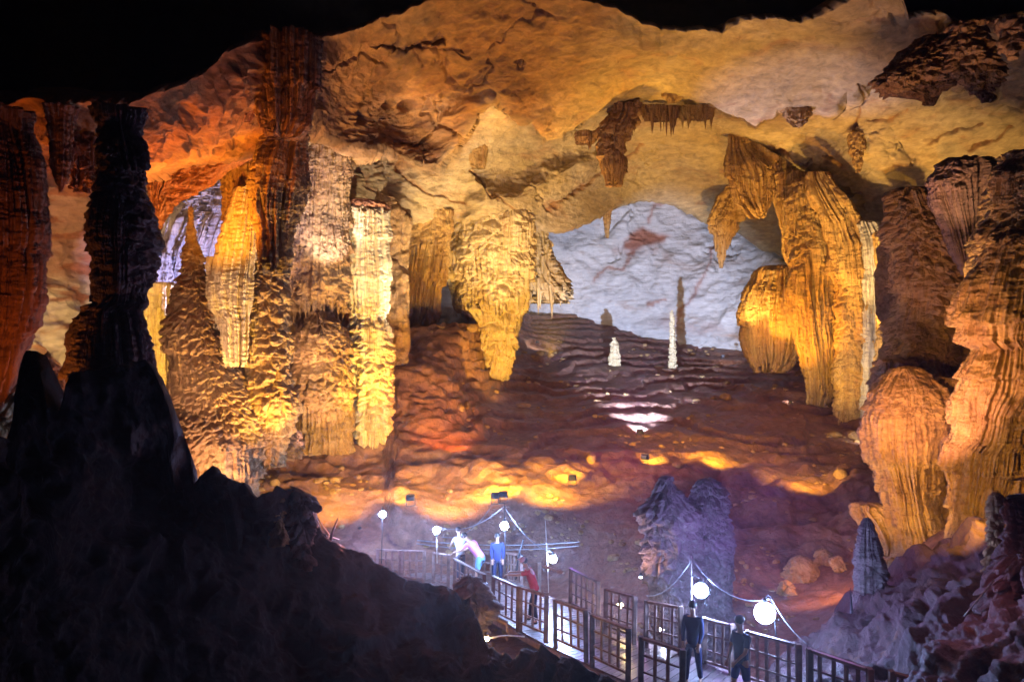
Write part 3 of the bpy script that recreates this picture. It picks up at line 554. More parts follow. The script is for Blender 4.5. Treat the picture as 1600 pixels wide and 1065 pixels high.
    f('stalactite_curtain', 'brown curtain hanging just behind the top yellow curtain', 'stalactite', [(240, 1200, 1260), (270, 1205, 1262), (300, 1215, 1265), (330, 1225, 1262)], 48, M['flute'], flute=.3, fw=.35, seed=61, fringe=30, dr=.4)
    f('hanging_flowstone', 'rounded fluted mass hanging over the floor, with a brown cap', 'flowstone', [(414, 1196, 1240), (422, 1178, 1250), (440, 1163, 1256), (470, 1157, 1256), (505, 1159, 1254), (530, 1166, 1248), (548, 1176, 1236), (560, 1184, 1220)], 50, M['flute'], flute=.35, fw=.35, seed=62, fringe=22, fbmA=.2, tiers=1, teeth=[(545, 14, 24, 6)])
    f('hanging_flowstone', 'brilliant yellow ragged drapery beside the rounded hanging mass', 'flowstone', [(280, 1232, 1272), (300, 1230, 1290), (350, 1233, 1304), (400, 1236, 1310), (430, 1232, 1312), (450, 1238, 1312), (500, 1248, 1310), (550, 1262, 1308), (580, 1270, 1304), (610, 1272, 1290), (640, 1274, 1282)], 45, M['flute'], flute=.35, fw=.35, pop=.3, pw=.6, pop_to=430, seed=63, fringe=36, fbmA=.3, tiers=5, teeth=[(330, 8, 40, 8), (420, 14, 40, 8), (500, 8, 40, 7)])
    f('cave_column', 'yellow fluted column reaching the floor on the right', 'cave column', [(268, 1262, 1290), (300, 1268, 1318), (340, 1290, 1345), (380, 1298, 1362), (430, 1304, 1366), (500, 1306, 1372), (560, 1306, 1372), (610, 1304, 1366), (640, 1303, 1352), (665, 1300, 1356)], 43, M['flute'], flute=.32, fw=.32, pop=.22, pw=0.42, pop_from=440, seed=64, fbmA=.25, tiers=5, fringe=10)
    f('cave_column', 'grey lilac ribbed column just right of the yellow fluted column', 'cave column', [(345, 1340, 1366), (380, 1350, 1384), (430, 1352, 1390), (500, 1352, 1388), (560, 1354, 1388), (620, 1350, 1385), (670, 1345, 1390)], 42, M['blue'], flute=.3, fw=.4, seed=65, fbmA=.2)
    f('stalactite_curtain', 'thin orange curtain between the ribbed column and the purple columns', 'stalactite', [(360, 1370, 1398), (420, 1376, 1400), (500, 1374, 1396), (580, 1366, 1390), (600, 1366, 1384)], 40, M['flute'], flute=.2, fw=.3, seed=66, fringe=20)
    # ---- right group, near
    f('cave_column', 'massive column on the right, dark purple at its top', 'cave column', [(292, 1404, 1440), (298, 1386, 1462), (330, 1388, 1480), (380, 1392, 1500), (430, 1396, 1502), (500, 1388, 1496), (560, 1382, 1492), (620, 1378, 1490), (700, 1380, 1490), (820, 1385, 1490)], 28, M['pop'], pop=.32, pw=0.36, seed=70, fbmA=0.35, flute=0.1, tiers=6, fringe=10, lobes=0.25)
    f('stalactite_fan', 'dark purple fan shaped formation between the two right columns', 'stalactite', [(246, 1480, 1545), (256, 1466, 1556), (285, 1450, 1562), (320, 1462, 1556), (360, 1482, 1545), (400, 1498, 1534), (430, 1505, 1525)], 24.5, M['dark'], flute=.26, fw=.24, pop=.2, pw=.35, pop_to=300, seed=71, dr=.6)
    f('cave_column', 'tallest right column with drip skirts, lit orange at its foot', 'cave column', [(235, 1572, 1680), (260, 1558, 1690), (320, 1544, 1700), (380, 1520, 1705), (430, 1504, 1705), (490, 1490, 1700), (522, 1492, 1690), (534, 1516, 1680), (560, 1512, 1680), (600, 1500, 1680), (618, 1492, 1670), (634, 1496, 1650), (680, 1486, 1640), (690, 1478, 1630), (760, 1476, 1600), (820, 1480, 1580), (870, 1484, 1570)], 21, M['pop'], flute=.16, fw=.2, pop=.2, pw=0.3, pop_to=440, seed=72, fringe=12, fringe_w=0.13, fbmA=0.35, tiers=7, teeth=[(515, 14, 22, 5), (625, 10, 18, 5)], lobes=0.25)
    f('flowstone_bulb', 'big orange bulb shaped flowstone in front of the purple column', 'flowstone', [(572, 1400, 1430), (580, 1382, 1446), (600, 1364, 1468), (630, 1356, 1476), (670, 1354, 1474), (700, 1361, 1468), (730, 1374, 1462), (760, 1388, 1460), (800, 1396, 1462), (840, 1400, 1478), (880, 1400, 1480)], 23.5, M['pop'], flute=.16, fw=.2, pop=.16, pw=0.3, pop_to=650, seed=73, fringe=10, fbmA=0.3, tiers=4, teeth=[(730, 8, 30, 6)], lobes=0.25, fringe_w=0.13)
    f('flowstone_drape', 'golden draped flowstone filling the gap between the orange bulb and the tallest right column', 'flowstone', [(590, 1455, 1500), (620, 1446, 1512), (680, 1440, 1520), (740, 1438, 1520), (800, 1440, 1515), (850, 1436, 1515), (890, 1430, 1520)], 24.2, M['flute'], flute=.2, fw=.22, pop=.2, pw=.35, seed=74, tiers=4, fringe=10, fbmA=.3)
    f('cave_column', 'brown knobbly pillar low behind the orange bulb flowstone', 'cave column', [(560, 1366, 1420), (620, 1360, 1430), (700, 1356, 1425), (780, 1372, 1425), (850, 1380, 1430)], 26.5, M['pop'], pop=.25, pw=.4, flute=.15, seed=75, tiers=4, fringe=8, fbmA=.3)
    # ---- stalagmites on the terraces
    f('stalagmite', 'slender white stalagmite standing tall on the far terrace', 'stalagmite', [(484, 1047, 1052), (500, 1046, 1054), (530, 1046, 1056), (555, 1045, 1057), (572, 1044, 1059), (590, 1042, 1061)], 56, M['pale'], pop=.1, pw=.3, popz=.5, fbmA=.05, seed=80, res=3)
    f('stalagmite', 'short lumpy white stalagmite on the far terrace', 'stalagmite', [(527, 957, 962), (540, 954, 966), (555, 951, 969), (570, 950, 971), (585, 948, 974)], 56, M['pale'], pop=.25, pw=.4, fbmA=.1, seed=81, res=3)
    f('stalagmite', 'broad twin peaked grey stalagmite behind the bright lamp', 'stalagmite', [(742, 1034, 1050), (752, 1026, 1056), (765, 1020, 1064), (785, 1006, 1080), (800, 1000, 1090), (850, 1002, 1095), (880, 1006, 1092), (920, 1016, 1095), (980, 1020, 1098), (1010, 1018, 1100)], 21, M['twin'], pop=.24, pw=0.26, seed=82, flute=.12, fw=.2, fbmA=.25, tiers=4, fringe=8)
    f('stalagmite', 'flat topped grey stalagmite joined to the right of the twin peak', 'stalagmite', [(748, 1086, 1124), (758, 1078, 1130), (790, 1066, 1134), (850, 1064, 1138), (900, 1066, 1142), (960, 1066, 1150), (1010, 1066, 1154)], 21.6, M['twin'], pop=.22, pw=0.26, seed=83, flute=.1, fw=.2, fbmA=.25, tiers=4, fringe=8)
    f('stalagmite', 'smooth pale tipped stalagmite on a knobbly base at the right', 'stalagmite', [(808, 1350, 1360), (820, 1345, 1366), (840, 1340, 1372), (860, 1337, 1378), (880, 1335, 1382), (920, 1336, 1384), (960, 1330, 1380), (1000, 1320, 1390)], 18, M['twin'], pop=.16, pw=.26, pop_from=875, seed=84, fbmA=.05)
    f('rock_finger', 'orange striped rock wedge behind the pale tipped stalagmite', 'rock', [(785, 1335, 1372), (800, 1340, 1392), (820, 1352, 1400), (840, 1365, 1402), (870, 1370, 1400)], 24, M['pop'], flute=.2, fw=.2, seed=85, fringe=8)
    for i, (x, y, w, h, Y, lb) in enumerate([(1250, 868, 50, 44, 25.5, 'orange lit boulder lying lowest on the floor at the right'), (1285, 856, 26, 40, 26, 'upright orange boulder in the middle of the rock heap'), (1310, 868, 26, 20, 25, 'small orange boulder at the right of the rock heap'),
                                             (1228, 905, 20, 18, 24, 'small dark stone in front of the orange boulders'), (1436, 856, 26, 28, 22, 'orange lit stone under the orange bulb flowstone'), (1390, 870, 34, 26, 21.5, 'yellow edged stone beside the pale tipped stalagmite')]):
        f('boulder', lb, 'boulder', [(y, x - w * .15, x + w * .15), (y + h * .12, x - w * .35, x + w * .35), (y + h * .5, x - w / 2, x + w / 2), (y + h, x - w * .5, x + w * .5), (y + h * 1.3, x - w * .3, x + w * .3)], Y, M['pop'], pop=.2, pw=.4, seed=90 + i, fbmA=.2)

def foreground():
    # black mass in the lower left
    ridge = [(-500, 640), (-60, 690), (8, 692), (18, 640), (28, 575), (40, 548), (58, 546), (66, 590), (74, 640), (90, 650), (100, 620), (112, 590), (225, 560), (245, 590), (262, 640), (275, 715), (290, 765), (305, 765), (318, 738), (335, 722), (352, 735), (372, 748), (395, 764), (430, 757), (460, 765),
             (484, 792), (494, 830), (520, 848), (560, 872), (620, 906), (660, 912), (700, 926), (740, 960), (765, 1020), (800, 1024), (850, 1026), (900, 1042), (960, 1066), (1020, 1100), (1100, 1180)]
    pts = [(-500, 640, 11), (0, 690, 13), (50, 560, 14.5), (150, 600, 14.5), (250, 600, 15), (300, 765, 17), (335, 722, 15), (400, 760, 16), (460, 765, 17), (490, 830, 17.5), (560, 872, 18), (620, 908, 18), (700, 926, 19), (765, 1020, 17), (850, 1026, 16), (960, 1066, 14), (1100, 1200, 11),
           (-500, 1500, 10.5), (0, 1500, 11.6), (500, 1500, 13.5), (1100, 1500, 11), (0, 1000, 12.6), (300, 1000, 15.0), (500, 1000, 16.5), (700, 1065, 16), (100, 800, 13.6), (300, 850, 16), (450, 900, 16.9)]
    D = tps(pts)
    def disp(x, y, z, PX, PY):
        f1, f2, dz = worley(x / .9, y / .9, z / 1.0)
        return fbm(x / 2, y / 2, z / 2, 4) * .5 + (.5 - f1) * .45 + ridged(x / .9, y / .9, z / .9, 5) * .3 + fbm(x / .25, y / .25, z / .25, 3) * .05
    xs = np.linspace(-500, 1100, 560)
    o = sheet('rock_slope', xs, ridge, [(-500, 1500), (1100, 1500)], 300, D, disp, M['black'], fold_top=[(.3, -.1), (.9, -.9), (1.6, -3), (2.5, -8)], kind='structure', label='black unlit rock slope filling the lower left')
    # lower right slope
    ridge = [(1160, 1110), (1200, 1060), (1250, 1010), (1300, 985), (1330, 950), (1380, 905), (1430, 878), (1480, 858), (1540, 838), (1600, 815), (1700, 790), (2200, 700)]
    pts = [(1160, 1110, 17), (1250, 1010, 17.5), (1330, 950, 18.5), (1430, 878, 20), (1540, 838, 18), (1700, 790, 12), (2200, 700, 8), (1160, 1500, 7), (1600, 1500, 4.5), (2200, 1500, 3), (1400, 1030, 14), (1550, 1000, 11.5), (1700, 1000, 8.5), (1500, 900, 16)]
    D = tps(pts)
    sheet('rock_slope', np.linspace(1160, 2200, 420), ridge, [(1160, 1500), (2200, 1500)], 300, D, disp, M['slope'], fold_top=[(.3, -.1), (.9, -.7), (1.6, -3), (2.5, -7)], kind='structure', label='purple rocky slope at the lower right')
    f = formation
    f('rock_stump', 'tapering reddish rock under the walkway corner', 'rock', [(900, 720, 745), (912, 712, 758), (940, 712, 764), (980, 716, 756), (1040, 700, 770), (1120, 690, 790)], 19.5, M['dark'], pop=.25, pw=.4, seed=100, fbmA=.3)
    f('rock_stump', 'small reddish knob on the crest of the black slope', 'rock', [(774, 428, 440), (782, 423, 444), (800, 422, 446), (822, 424, 448), (850, 420, 452)], 16.6, M['pop'], pop=.12, pw=.25, seed=101)
    f('rock_outcrop', 'dark red knobbly outcrop at the end of the black slope crest', 'rock', [(762, 448, 470), (775, 440, 486), (800, 446, 494), (830, 452, 492), (860, 462, 486), (890, 464, 486)], 17, M['dark'], pop=.25, pw=.35, seed=102, fbmA=.25)
    f('stalagmite', 'foreground stalagmite with twisted orange stem at the right edge', 'stalagmite', [(768, 1548, 1562), (780, 1541, 1572), (810, 1539, 1572), (850, 1544, 1566), (880, 1536, 1560), (910, 1530, 1560), (935, 1536, 1560), (980, 1520, 1570)], 15, M['pop'], pop=.06, pw=.2, seed=103, fbmA=.08, flute=.04)
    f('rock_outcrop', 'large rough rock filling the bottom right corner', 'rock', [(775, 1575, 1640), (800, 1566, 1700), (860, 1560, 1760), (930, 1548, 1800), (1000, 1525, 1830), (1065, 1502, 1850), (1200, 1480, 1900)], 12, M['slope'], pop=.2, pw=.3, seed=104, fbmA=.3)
M['twin'] = rock('grey_brown_flowstone', (0.26, 0.20, 0.19), (0.18, 0.13, 0.13), (0.10, 0.06, 0.07), scale=0.8, bump=0.7, bscale=3.2, dark=0.55, rough=0.6)
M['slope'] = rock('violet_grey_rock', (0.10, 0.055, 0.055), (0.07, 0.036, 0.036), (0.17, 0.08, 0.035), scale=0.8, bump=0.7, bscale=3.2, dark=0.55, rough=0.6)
#@@END

ceiling(); back_wall(); drip_walls(); cave_floor(); shell(); formations(); foreground()

#@@PROPS
# ------------------------------------------------------------------ small mesh helpers
class MB:
    """collects boxes, bars, tubes into one mesh"""
    def __init__(s): s.v = []; s.f = []
    def add(s, vs, fs):
        n = len(s.v); s.v += [tuple(v) for v in vs]; s.f += [tuple(i + n for i in f) for f in fs]
    def beam(s, a, b, w, h, up=(0, 0, 1), j=0.0):
        a = Vector(a); b = Vector(b); d = (b - a).normalized(); u = Vector(up)
        if abs(d.dot(u)) > 0.95: u = Vector((1, 0, 0))
        r = d.cross(u).normalized(); u = r.cross(d).normalized()
        bv = min(w, h) * 0.12; ring = []
        for p in (a, b):
            q = []
            for sx, sy in ((-1, -1), (1, -1), (1, 1), (-1, 1)):
                for k in (0, 1):
                    cx = sx * (w / 2 - (bv if (k == 0) == (sx * sy > 0) else 0)); cyy = sy * (h / 2 - (bv if (k == 1) == (sx * sy > 0) else 0))
                    q.append(p + r * (cx + random.uniform(-j, j)) + u * (cyy + random.uniform(-j, j)))
            ring.append(q)
        fs = [(i, (i + 1) % 8, 8 + (i + 1) % 8, 8 + i) for i in range(8)] + [tuple(reversed(range(8))), tuple(range(8, 16))]
        s.add(ring[0] + ring[1], fs); return s
    def tube(s, pts, r, n=8):
        pts = [Vector(p) for p in pts]; rs = r if isinstance(r, (list, tuple)) else [r] * len(pts); vs = []
        for i, p in enumerate(pts):
            d = (pts[min(i + 1, len(pts) - 1)] - pts[max(i - 1, 0)]).normalized()
            u = d.cross(Vector((0, 0, 1)) if abs(d.z) < .9 else Vector((1, 0, 0))).normalized(); w = d.cross(u)
            vs += [p + (u * math.cos(t) + w * math.sin(t)) * rs[i] for t in [2 * math.pi * k / n for k in range(n)]]
        m = len(pts); fs = [(i * n + k, i * n + (k + 1) % n, (i + 1) * n + (k + 1) % n, (i + 1) * n + k) for i in range(m - 1) for k in range(n)]
        fs += [tuple(reversed(range(n))), tuple(range((m - 1) * n, m * n))]
        s.add(vs, fs); return s
    def ball(s, c, r, sc=(1, 1, 1), n=14):
        c = Vector(c); vs = [c + Vector((0, 0, r * sc[2]))]; m = n // 2
        for i in range(1, m):
            t = math.pi * i / m
            vs += [c + Vector((r * sc[0] * math.sin(t) * math.cos(2 * math.pi * k / n), r * sc[1] * math.sin(t) * math.sin(2 * math.pi * k / n), r * sc[2] * math.cos(t))) for k in range(n)]
        vs.append(c - Vector((0, 0, r * sc[2]))); e = len(vs) - 1
        fs = [(0, 1 + k, 1 + (k + 1) % n) for k in range(n)]
        for i in range(m - 2): fs += [(1 + i * n + k, 1 + (i + 1) * n + k, 1 + (i + 1) * n + (k + 1) % n, 1 + i * n + (k + 1) % n) for k in range(n)]
        fs += [(e, 1 + (m - 2) * n + (k + 1) % n, 1 + (m - 2) * n + k) for k in range(n)]
        s.add(vs, fs); return s
    def build(s, name, mat, parent=None, smooth=False, origin=None):
        me = bpy.data.meshes.new(name); og = Vector(origin) if origin is not None else Vector((0, 0, 0))
        me.from_pydata([tuple(Vector(v) - og) for v in s.v], [], s.f); me.update(); me.materials.append(mat)
        if smooth: me.polygons.foreach_set('use_smooth', [True] * len(me.polygons))
        o = bpy.data.objects.new(name, me); C.objects.link(o); o.location = og
        if parent: o.parent = parent; o.location = og - parent.location if origin is not None else Vector((0, 0, 0)); 
        return o

def empty(name, loc, rz=0):
    o = bpy.data.objects.new(name, None); C.objects.link(o); o.location = loc; o.rotation_euler.z = rz; o.empty_display_size = .1; return o

M['wood'] = plain('weathered_wood', (0.20, 0.125, 0.10), .5, var=.45, scale=6)
M['deck'] = plain('wet_deck_boards', (0.13, 0.095, 0.085), .35, var=.4, scale=3)
M['bulb'] = plain('cool_white_bulb', (.9, .9, .9), .4, emit=(.33, .50, 1.0), es=1.0, var=0)
M['bulb_near'] = plain('cool_white_bulb_bright', (.9, .9, .9), .4, emit=(.33, .50, 1.0), es=1.0, var=0)
M['bulb_huge'] = plain('cool_white_bulb_large', (.9, .9, .9), .4, emit=(.33, .50, 1.0), es=1.0, var=0)
M['bulb_small'] = plain('cool_white_bulb_small', (.9, .9, .9), .4, emit=(.6, .7, 1.0), es=1.0, var=0)
M['warmbulb'] = plain('warm_bulb', (.9, .8, .6), .4, emit=(1, .72, .25), es=1.0, var=0)
M['metal'] = plain('black_painted_metal', (.03, .03, .035), .45, .3)
M['pole'] = plain('pale_bamboo', (.55, .5, .4), .5)
M['cable'] = plain('grey_white_cable', (.6, .6, .58), .45)
M['cabled'] = plain('grey_cable', (.16, .16, .17), .5)

# ------------------------------------------------------------------ walkway
GR = 'wooden railing panels along the walkway'
NEAR = [(560, 29, -.1), (590, 28, .05), (661, 27, .15), (711, 25, .40), (757, 22.5, .70), (854, 19.2, 1.0), (982, 16, 1.5), (1067, 14.3, 1.6), (1180, 13.0, 1.7), (1300, 11.5, 1.8)]
FAR = [(545, 31.5, -.1), (600, 31, .05), (720, 28.8, .15), (790, 26.6, .4), (880, 23.3, .70), (960, 19.8, 1.05), (1064, 17.6, 1.48), (1144, 16.4, 1.55), (1255, 14.8, 1.65), (1400, 12.7, 1.8)]
def PX2(p): return Vector(((p[0] - 800) / F * p[1], p[1], p[2]))
def walkway():
    A = [PX2(p) for p in NEAR]; B = [PX2(p) for p in FAR]
    root = empty('walkway', A[0]); tag(root, 'wet board walkway running through the cave between two railings', 'walkway')
    m = MB(); bm_ = MB()
    for i in range(len(A) - 1):
        L = ((A[i + 1] + B[i + 1]) / 2 - (A[i] + B[i]) / 2).length; n = max(2, int(L / .19))
        for k in range(n):
            t0 = (k + .04) / n; t1 = (k + .96) / n
            a0 = A[i].lerp(A[i + 1], t0); a1 = A[i].lerp(A[i + 1], t1); b0 = B[i].lerp(B[i + 1], t0); b1 = B[i].lerp(B[i + 1], t1)
            z = random.uniform(-.006, .006); dn = Vector((0, 0, -.04)); up = Vector((0, 0, z))
            vs = [a0 + up, b0 + up, b1 + up, a1 + up, a0 + dn, b0 + dn, b1 + dn, a1 + dn]
            m.add(vs, [(0, 1, 2, 3), (7, 6, 5, 4), (0, 4, 5, 1), (1, 5, 6, 2), (2, 6, 7, 3), (3, 7, 4, 0)])
        for q in (A, B): bm_.beam(q[i] + Vector((0, 0, -.13)), q[i + 1] + Vector((0, 0, -.13)), .1, .16)
        mid = (A[i] + B[i]) / 2
        bm_.beam(A[i] + Vector((0, 0, -.2)), A[i] + Vector((0, 0, -2.6)), .12, .12); bm_.beam(B[i] + Vector((0, 0, -.2)), B[i] + Vector((0, 0, -2.6)), .12, .12)
    m.build('deck_boards', M['deck'], root, origin=A[0]); bm_.build('support_frame', M['wood'], root, origin=A[0])

def panel(a, b, label, nb=3, h=1.05, thick=1.0, name='railing_panel'):
    j = random.Random(a[0]); a = P(*a); b = P(*b); a.z += j.uniform(-.03, .03); b.z += j.uniform(-.03, .03); a.y += j.uniform(-.05, .05); dn = Vector((j.uniform(-.02, .02), j.uniform(-.03, .03), -h)); base = a + dn
    r = empty(name, base); tag(r, label, 'railing', GR)
    for p in (a, b):
        MB().beam(p + Vector((0, 0, .03)), p + dn + Vector((0, 0, -.12)), .11 * thick, .11 * thick, j=.004).build('post', M['wood'], r, origin=base)
    d = (b - a).normalized() * .06
    MB().beam(a + d + Vector((0, 0, .0)), b - d, .10 * thick, .06, j=.004).build('top_rail', M['wood'], r, origin=base)
    MB().beam(a + d + dn + Vector((0, 0, .12)), b - d + dn + Vector((0, 0, .12)), .06, .06).build('bottom_rail', M['wood'], r, origin=base)
    for k in (1, 2):
        z = Vector((0, 0, -h * .32 * k)); MB().beam(a + d + z, b - d + z + Vector((0, 0, j.uniform(-.035, .035))), .035, .04, j=.003).build('mid_rail', M['wood'], r, origin=base)
    for k in range(1, nb + 1):
        p = a.lerp(b, (k + j.uniform(-.14, .14)) / (nb + 1)); MB().beam(p + Vector((0, 0, -.035)), p + dn + Vector((0, 0, .15)), .035, .075, up=tuple((b - a).normalized()), j=.003).build('baluster', M['wood'], r, origin=base)
    return r

def railings():
    L = [((569, 844, 31.2), (620, 847, 30.4), 'farthest railing panel on the back side, leftmost under the first lamp', 3),
         ((624, 848, 30.3), (672, 851, 29.6), 'back railing panel between the two leftmost lamps', 3),
         ((590, 857, 28), (625, 859, 27.5), 'leftmost front railing panel at the crest of the black slope', 2),
         ((629, 859, 27.4), (663, 861, 27), 'front railing panel left of the dark gap before the leaning people', 2),
         ((678, 862, 26.6), (701, 867, 25.5), 'narrow dark railing panel beside the orange lit one', 1),
         ((711, 873, 25), (757, 897, 22.5), 'orange lit railing panel in front of the person in pink', 5),
         ((771, 902, 21.7), (810, 916, 20.4), 'railing panel lit orange at its left post, left of the person in red', 3),
         ((814, 917, 20.3), (854, 932, 19.2), 'front railing panel the person in red leans on', 3),
         ((867, 939, 18.7), (915, 955, 17.6), 'front railing panel ending in a violet blue post', 3),
         ((926, 962, 17.2), (982, 984, 16), 'sloping front railing panel with its foot over the black pit', 3),
         ((1002, 995, 15.4), (1067, 1016, 14.3), 'darkest and nearest front railing panel with grid bars', 2),
         ((742, 861, 27.9), (776, 866, 27), 'back railing panel behind the person in pink', 3),
         ((783, 862, 26.6), (815, 868, 25.8), 'back railing panel with close brown balusters under the third lamp', 5),
         ((892, 888, 21.6), (935, 908, 20.4), 'shadowy back railing panel right of the fourth lamp', 4),
         ((947, 919, 19.6), (992, 931, 18.6), 'back railing panel in front of the small yellow lamp', 3),
         ((1010, 939, 18.3), (1064, 950, 17.4), 'back railing panel with a pale right post beside the fifth lamp', 3),
         ((1101, 965, 16.9), (1144, 979, 16.2), 'back railing panel under the two brightest lamps', 2),
         ((1167, 987, 15.7), (1248, 1010, 14.7), 'back railing panel with a white glinting top rail under the brightest lamp', 4),
         ((1266, 1018, 14.3), (1360, 1045, 13.1), 'dark topped railing panel at the bottom right', 4),
         ((1395, 1052, 12.7), (1470, 1072, 12.1), 'last railing panel cut off by the bottom edge at the right', 3)]
    for a, b, l, n in L: panel(a, b, l, n)

# ------------------------------------------------------------------ lamps
def lamp(p, label, r=.13, pole=None, below=0, mat='bulb', group='white lamps along the walkway', cat='lamp'):
    c = P(*p); root = empty('lamp', c); tag(root, label, cat, group)
    MB().ball(c, r, n=20).build('bulb', M[mat], root, True, origin=c)
    up = 1 if not below else -1
    MB().tube([c + Vector((0, 0, up * r * .93)), c + Vector((0, 0, up * (r + .06))), c + Vector((0, 0, up * (r + .1)))], [.05, .045, .02], 12).build('socket', M['metal'], root, True, origin=c)
    if below: MB().tube([c + Vector((0, 0, -r - .1)), c + Vector((.02, 0, -r - below))], .018).build('stem', M['pole'], root, True, origin=c)
    elif pole:
        a, b = P(*pole[0]), P(*pole[1])
        MB().tube([a, a.lerp(b, .5) + Vector((.015, 0, 0)), b], [.010, .013, .016]).build('pole', M['metal'] if pole[0][1] < 811 or pole[0][1] > 900 else M['pole'], root, True, origin=c)
        h = c + Vector((0, 0, r + .1)); t = min(1, max(0, (h - a).dot(b - a) / (b - a).length_squared))
        MB().tube([h, h.lerp(a.lerp(b, t), .5) + Vector((0, 0, .05)), a.lerp(b, t)], .012).build('bracket', M['metal'], root, True, origin=c)
    return root

def sag(a, b, s, r=.012, n=16, pts=None):
    a = Vector(a); b = Vector(b)
    return MB().tube([a.lerp(b, t / n) + Vector((0, 0, -4 * s * (t / n) * (1 - t / n))) for t in range(n + 1)], r, 6)

def lamps():
    lamp((598, 803, 27.5), 'leftmost and highest white lamp on the walkway', .11, pole=((597, 792, 27.7), (596, 880, 27.7)))
    lamp((682, 828, 26), 'second white lamp from the left, on a short stem', .11, below=1.0)
    lamp((788, 821, 24.5), 'white lamp on a straight pole above the people', .12, pole=((788, 786, 24.7), (789, 895, 24.7)))
    lamp((864, 873, 23.8), 'white lamp beside a tall leaning bamboo pole', .115, pole=((852, 812, 23.9), (857, 925, 23.9)))
    lamp((1095, 922, 17.5), 'big white lamp in front of the twin peaked stalagmite', .165, pole=((1080, 868, 17.7), (1080, 960, 17.7)), mat='bulb_near')
    lamp((1195, 957, 15.8), 'brightest white lamp above the glinting railing', .21, pole=((1205, 932, 15.9), (1214, 1012, 15.9)), mat='bulb_huge')
    lamp((760, 997, 18.6), 'small yellow lamp under the walkway', .06, mat='warmbulb', group='small lamps low on the ground')
    lamp((969, 945, 20.2), 'small yellow lamp seen through the back railing', .07, mat='warmbulb', group='small lamps low on the ground')
    lamp((1034, 983, 18.6), 'tiny white lamp behind the pale railing post', .05, mat='bulb_small', group='small lamps low on the ground')
    lamp((297, 762, 19.5), 'tiny violet white lamp at the foot of the pointed stalagmite', .045, mat='bulb_small', group='small lamps low on the ground')
    lamp((1001, 901, 22), 'tiny blue lamp left of the twin peaked stalagmite', .03, mat='bulb_small', group='small lamps low on the ground')
    def cb(m, name, label, mat='cabled', g='cables strung between the lamps'):
        tag(m.build(name, M[mat], None, True, origin=m.v[0]), label, 'cable', g)
    cb(sag(P(1080, 872, 17.7), P(1203, 935, 15.9), .35), 'cable', 'white cable sagging between the two brightest lamps')
    cb(sag(P(1080, 875, 17.7), P(1010, 930, 21), .25), 'cable', 'thin cable running left from the fifth lamp pole')
    cb(sag(P(1205, 934, 15.9), P(1262, 1006, 14.6), .1), 'cable', 'cable dropping right from the brightest lamp')
    cb(sag(P(640, 842, 29.4), P(905, 846, 25.5), .16, .02), 'cable', 'upper white cable of the bundle behind the people')
    cb(sag(P(640, 847, 29.3), P(905, 852, 25.4), .2, .016), 'cable', 'lower white cable of the bundle behind the people')
    cb(sag(P(560, 838, 30.5), P(640, 845, 29.4), .1, .014), 'cable', 'cable along the far left end of the walkway')
    cb(sag(P(776, 778, 29.8), P(690, 838, 28.5), .5, .014), 'cable', 'long cable curving down left from the paired floodlights')
    cb(sag(P(788, 790, 24.8), P(864, 862, 23.9), .3, .01), 'cable', 'thin cable from the straight pole to the bamboo pole')
    cb(sag(P(788, 790, 24.8), P(682, 822, 26), .35, .01), 'cable', 'thin cable from the straight pole to the second lamp')
    m = MB().tube([P(495, 806, 19.6), P(505, 822, 19.4), P(514, 834, 19.4), P(512, 842, 19.4)], .018, 6); m.tube([P(494, 822, 19.7), P(508, 836, 19.5), P(530, 842, 19.8)], .014, 6)
    tag(m.build('hose', M['cable'], None, True, origin=m.v[0]), 'bent white hose on the slope crest at the left end', 'hose')
    m = MB().tube([P(528, 809, 19.5), P(519, 832, 19.5), P(515, 850, 19.5)], [.02, .035, .04], 6)
    tag(m.build('stake', M['metal'], None, True, origin=m.v[0]), 'dark tilted stake beside the white hose', 'stake')
    m = MB().tube([P(1329, 918, 17.3), P(1331, 970, 17.2), P(1334, 1048, 17)], [.008, .045, .07], 8)
    tag(m.build('stake', M['metal'], None, True, origin=m.v[0]), 'thin dark pointed stake in front of the pale tipped stalagmite', 'stake')
    m = MB().tube([P(1554, 905, 11.2), P(1506, 962, 11.2)], .008, 6)
    tag(m.build('stick', M['pole'], None, True, origin=m.v[0]), 'thin yellow stick leaning on the rock at the right', 'stick')
    m = MB().tube([P(818, 842, 25.2), P(810, 868, 25.2), P(806, 905, 25.2)], .03, 6); m.tube([P(811, 862, 25.2), P(822, 875, 25.2), P(830, 900, 25.0)], .025, 6)
    tag(m.build('tripod', M['metal'], None, True, origin=m.v[0]), 'dark forked stand behind the person in red', 'stand')
    m = MB().beam(P(850, 884, 20.6), P(880, 895, 20.0), .09, .05); tag(m.build('board', M['pole'], None, False, origin=m.v[0]), 'pale slanting board on the back rail beside the bamboo pole', 'board')
    m = MB().beam(P(843, 879, 20.9), P(843, 925, 20.9), .1, .1); tag(m.build('wooden_post', M['pole'], None, False, origin=m.v[0]), 'pale upright post just left of the bamboo pole', 'post')
    root = empty('wooden_bracket', P(765, 958, 19.8)); tag(root, 'orange lit bracket of beams under the walkway corner', 'bracket')
    MB().beam(P(757, 956, 20), P(792, 974, 19.6), .1, .1).build('beam', M['wood'], root, origin=P(765, 958, 19.8)); MB().beam(P(792, 974, 19.6), P(792, 1000, 19.6), .06, .06).build('upright', M['wood'], root, origin=P(765, 958, 19.8))
    MB().tube([P(762, 997, 18.6), P(780, 993, 19.2), P(795, 992, 19.5), P(820, 994, 19.5)], .02, 6).build('wire', M['cable'], root, True, origin=P(765, 958, 19.8))

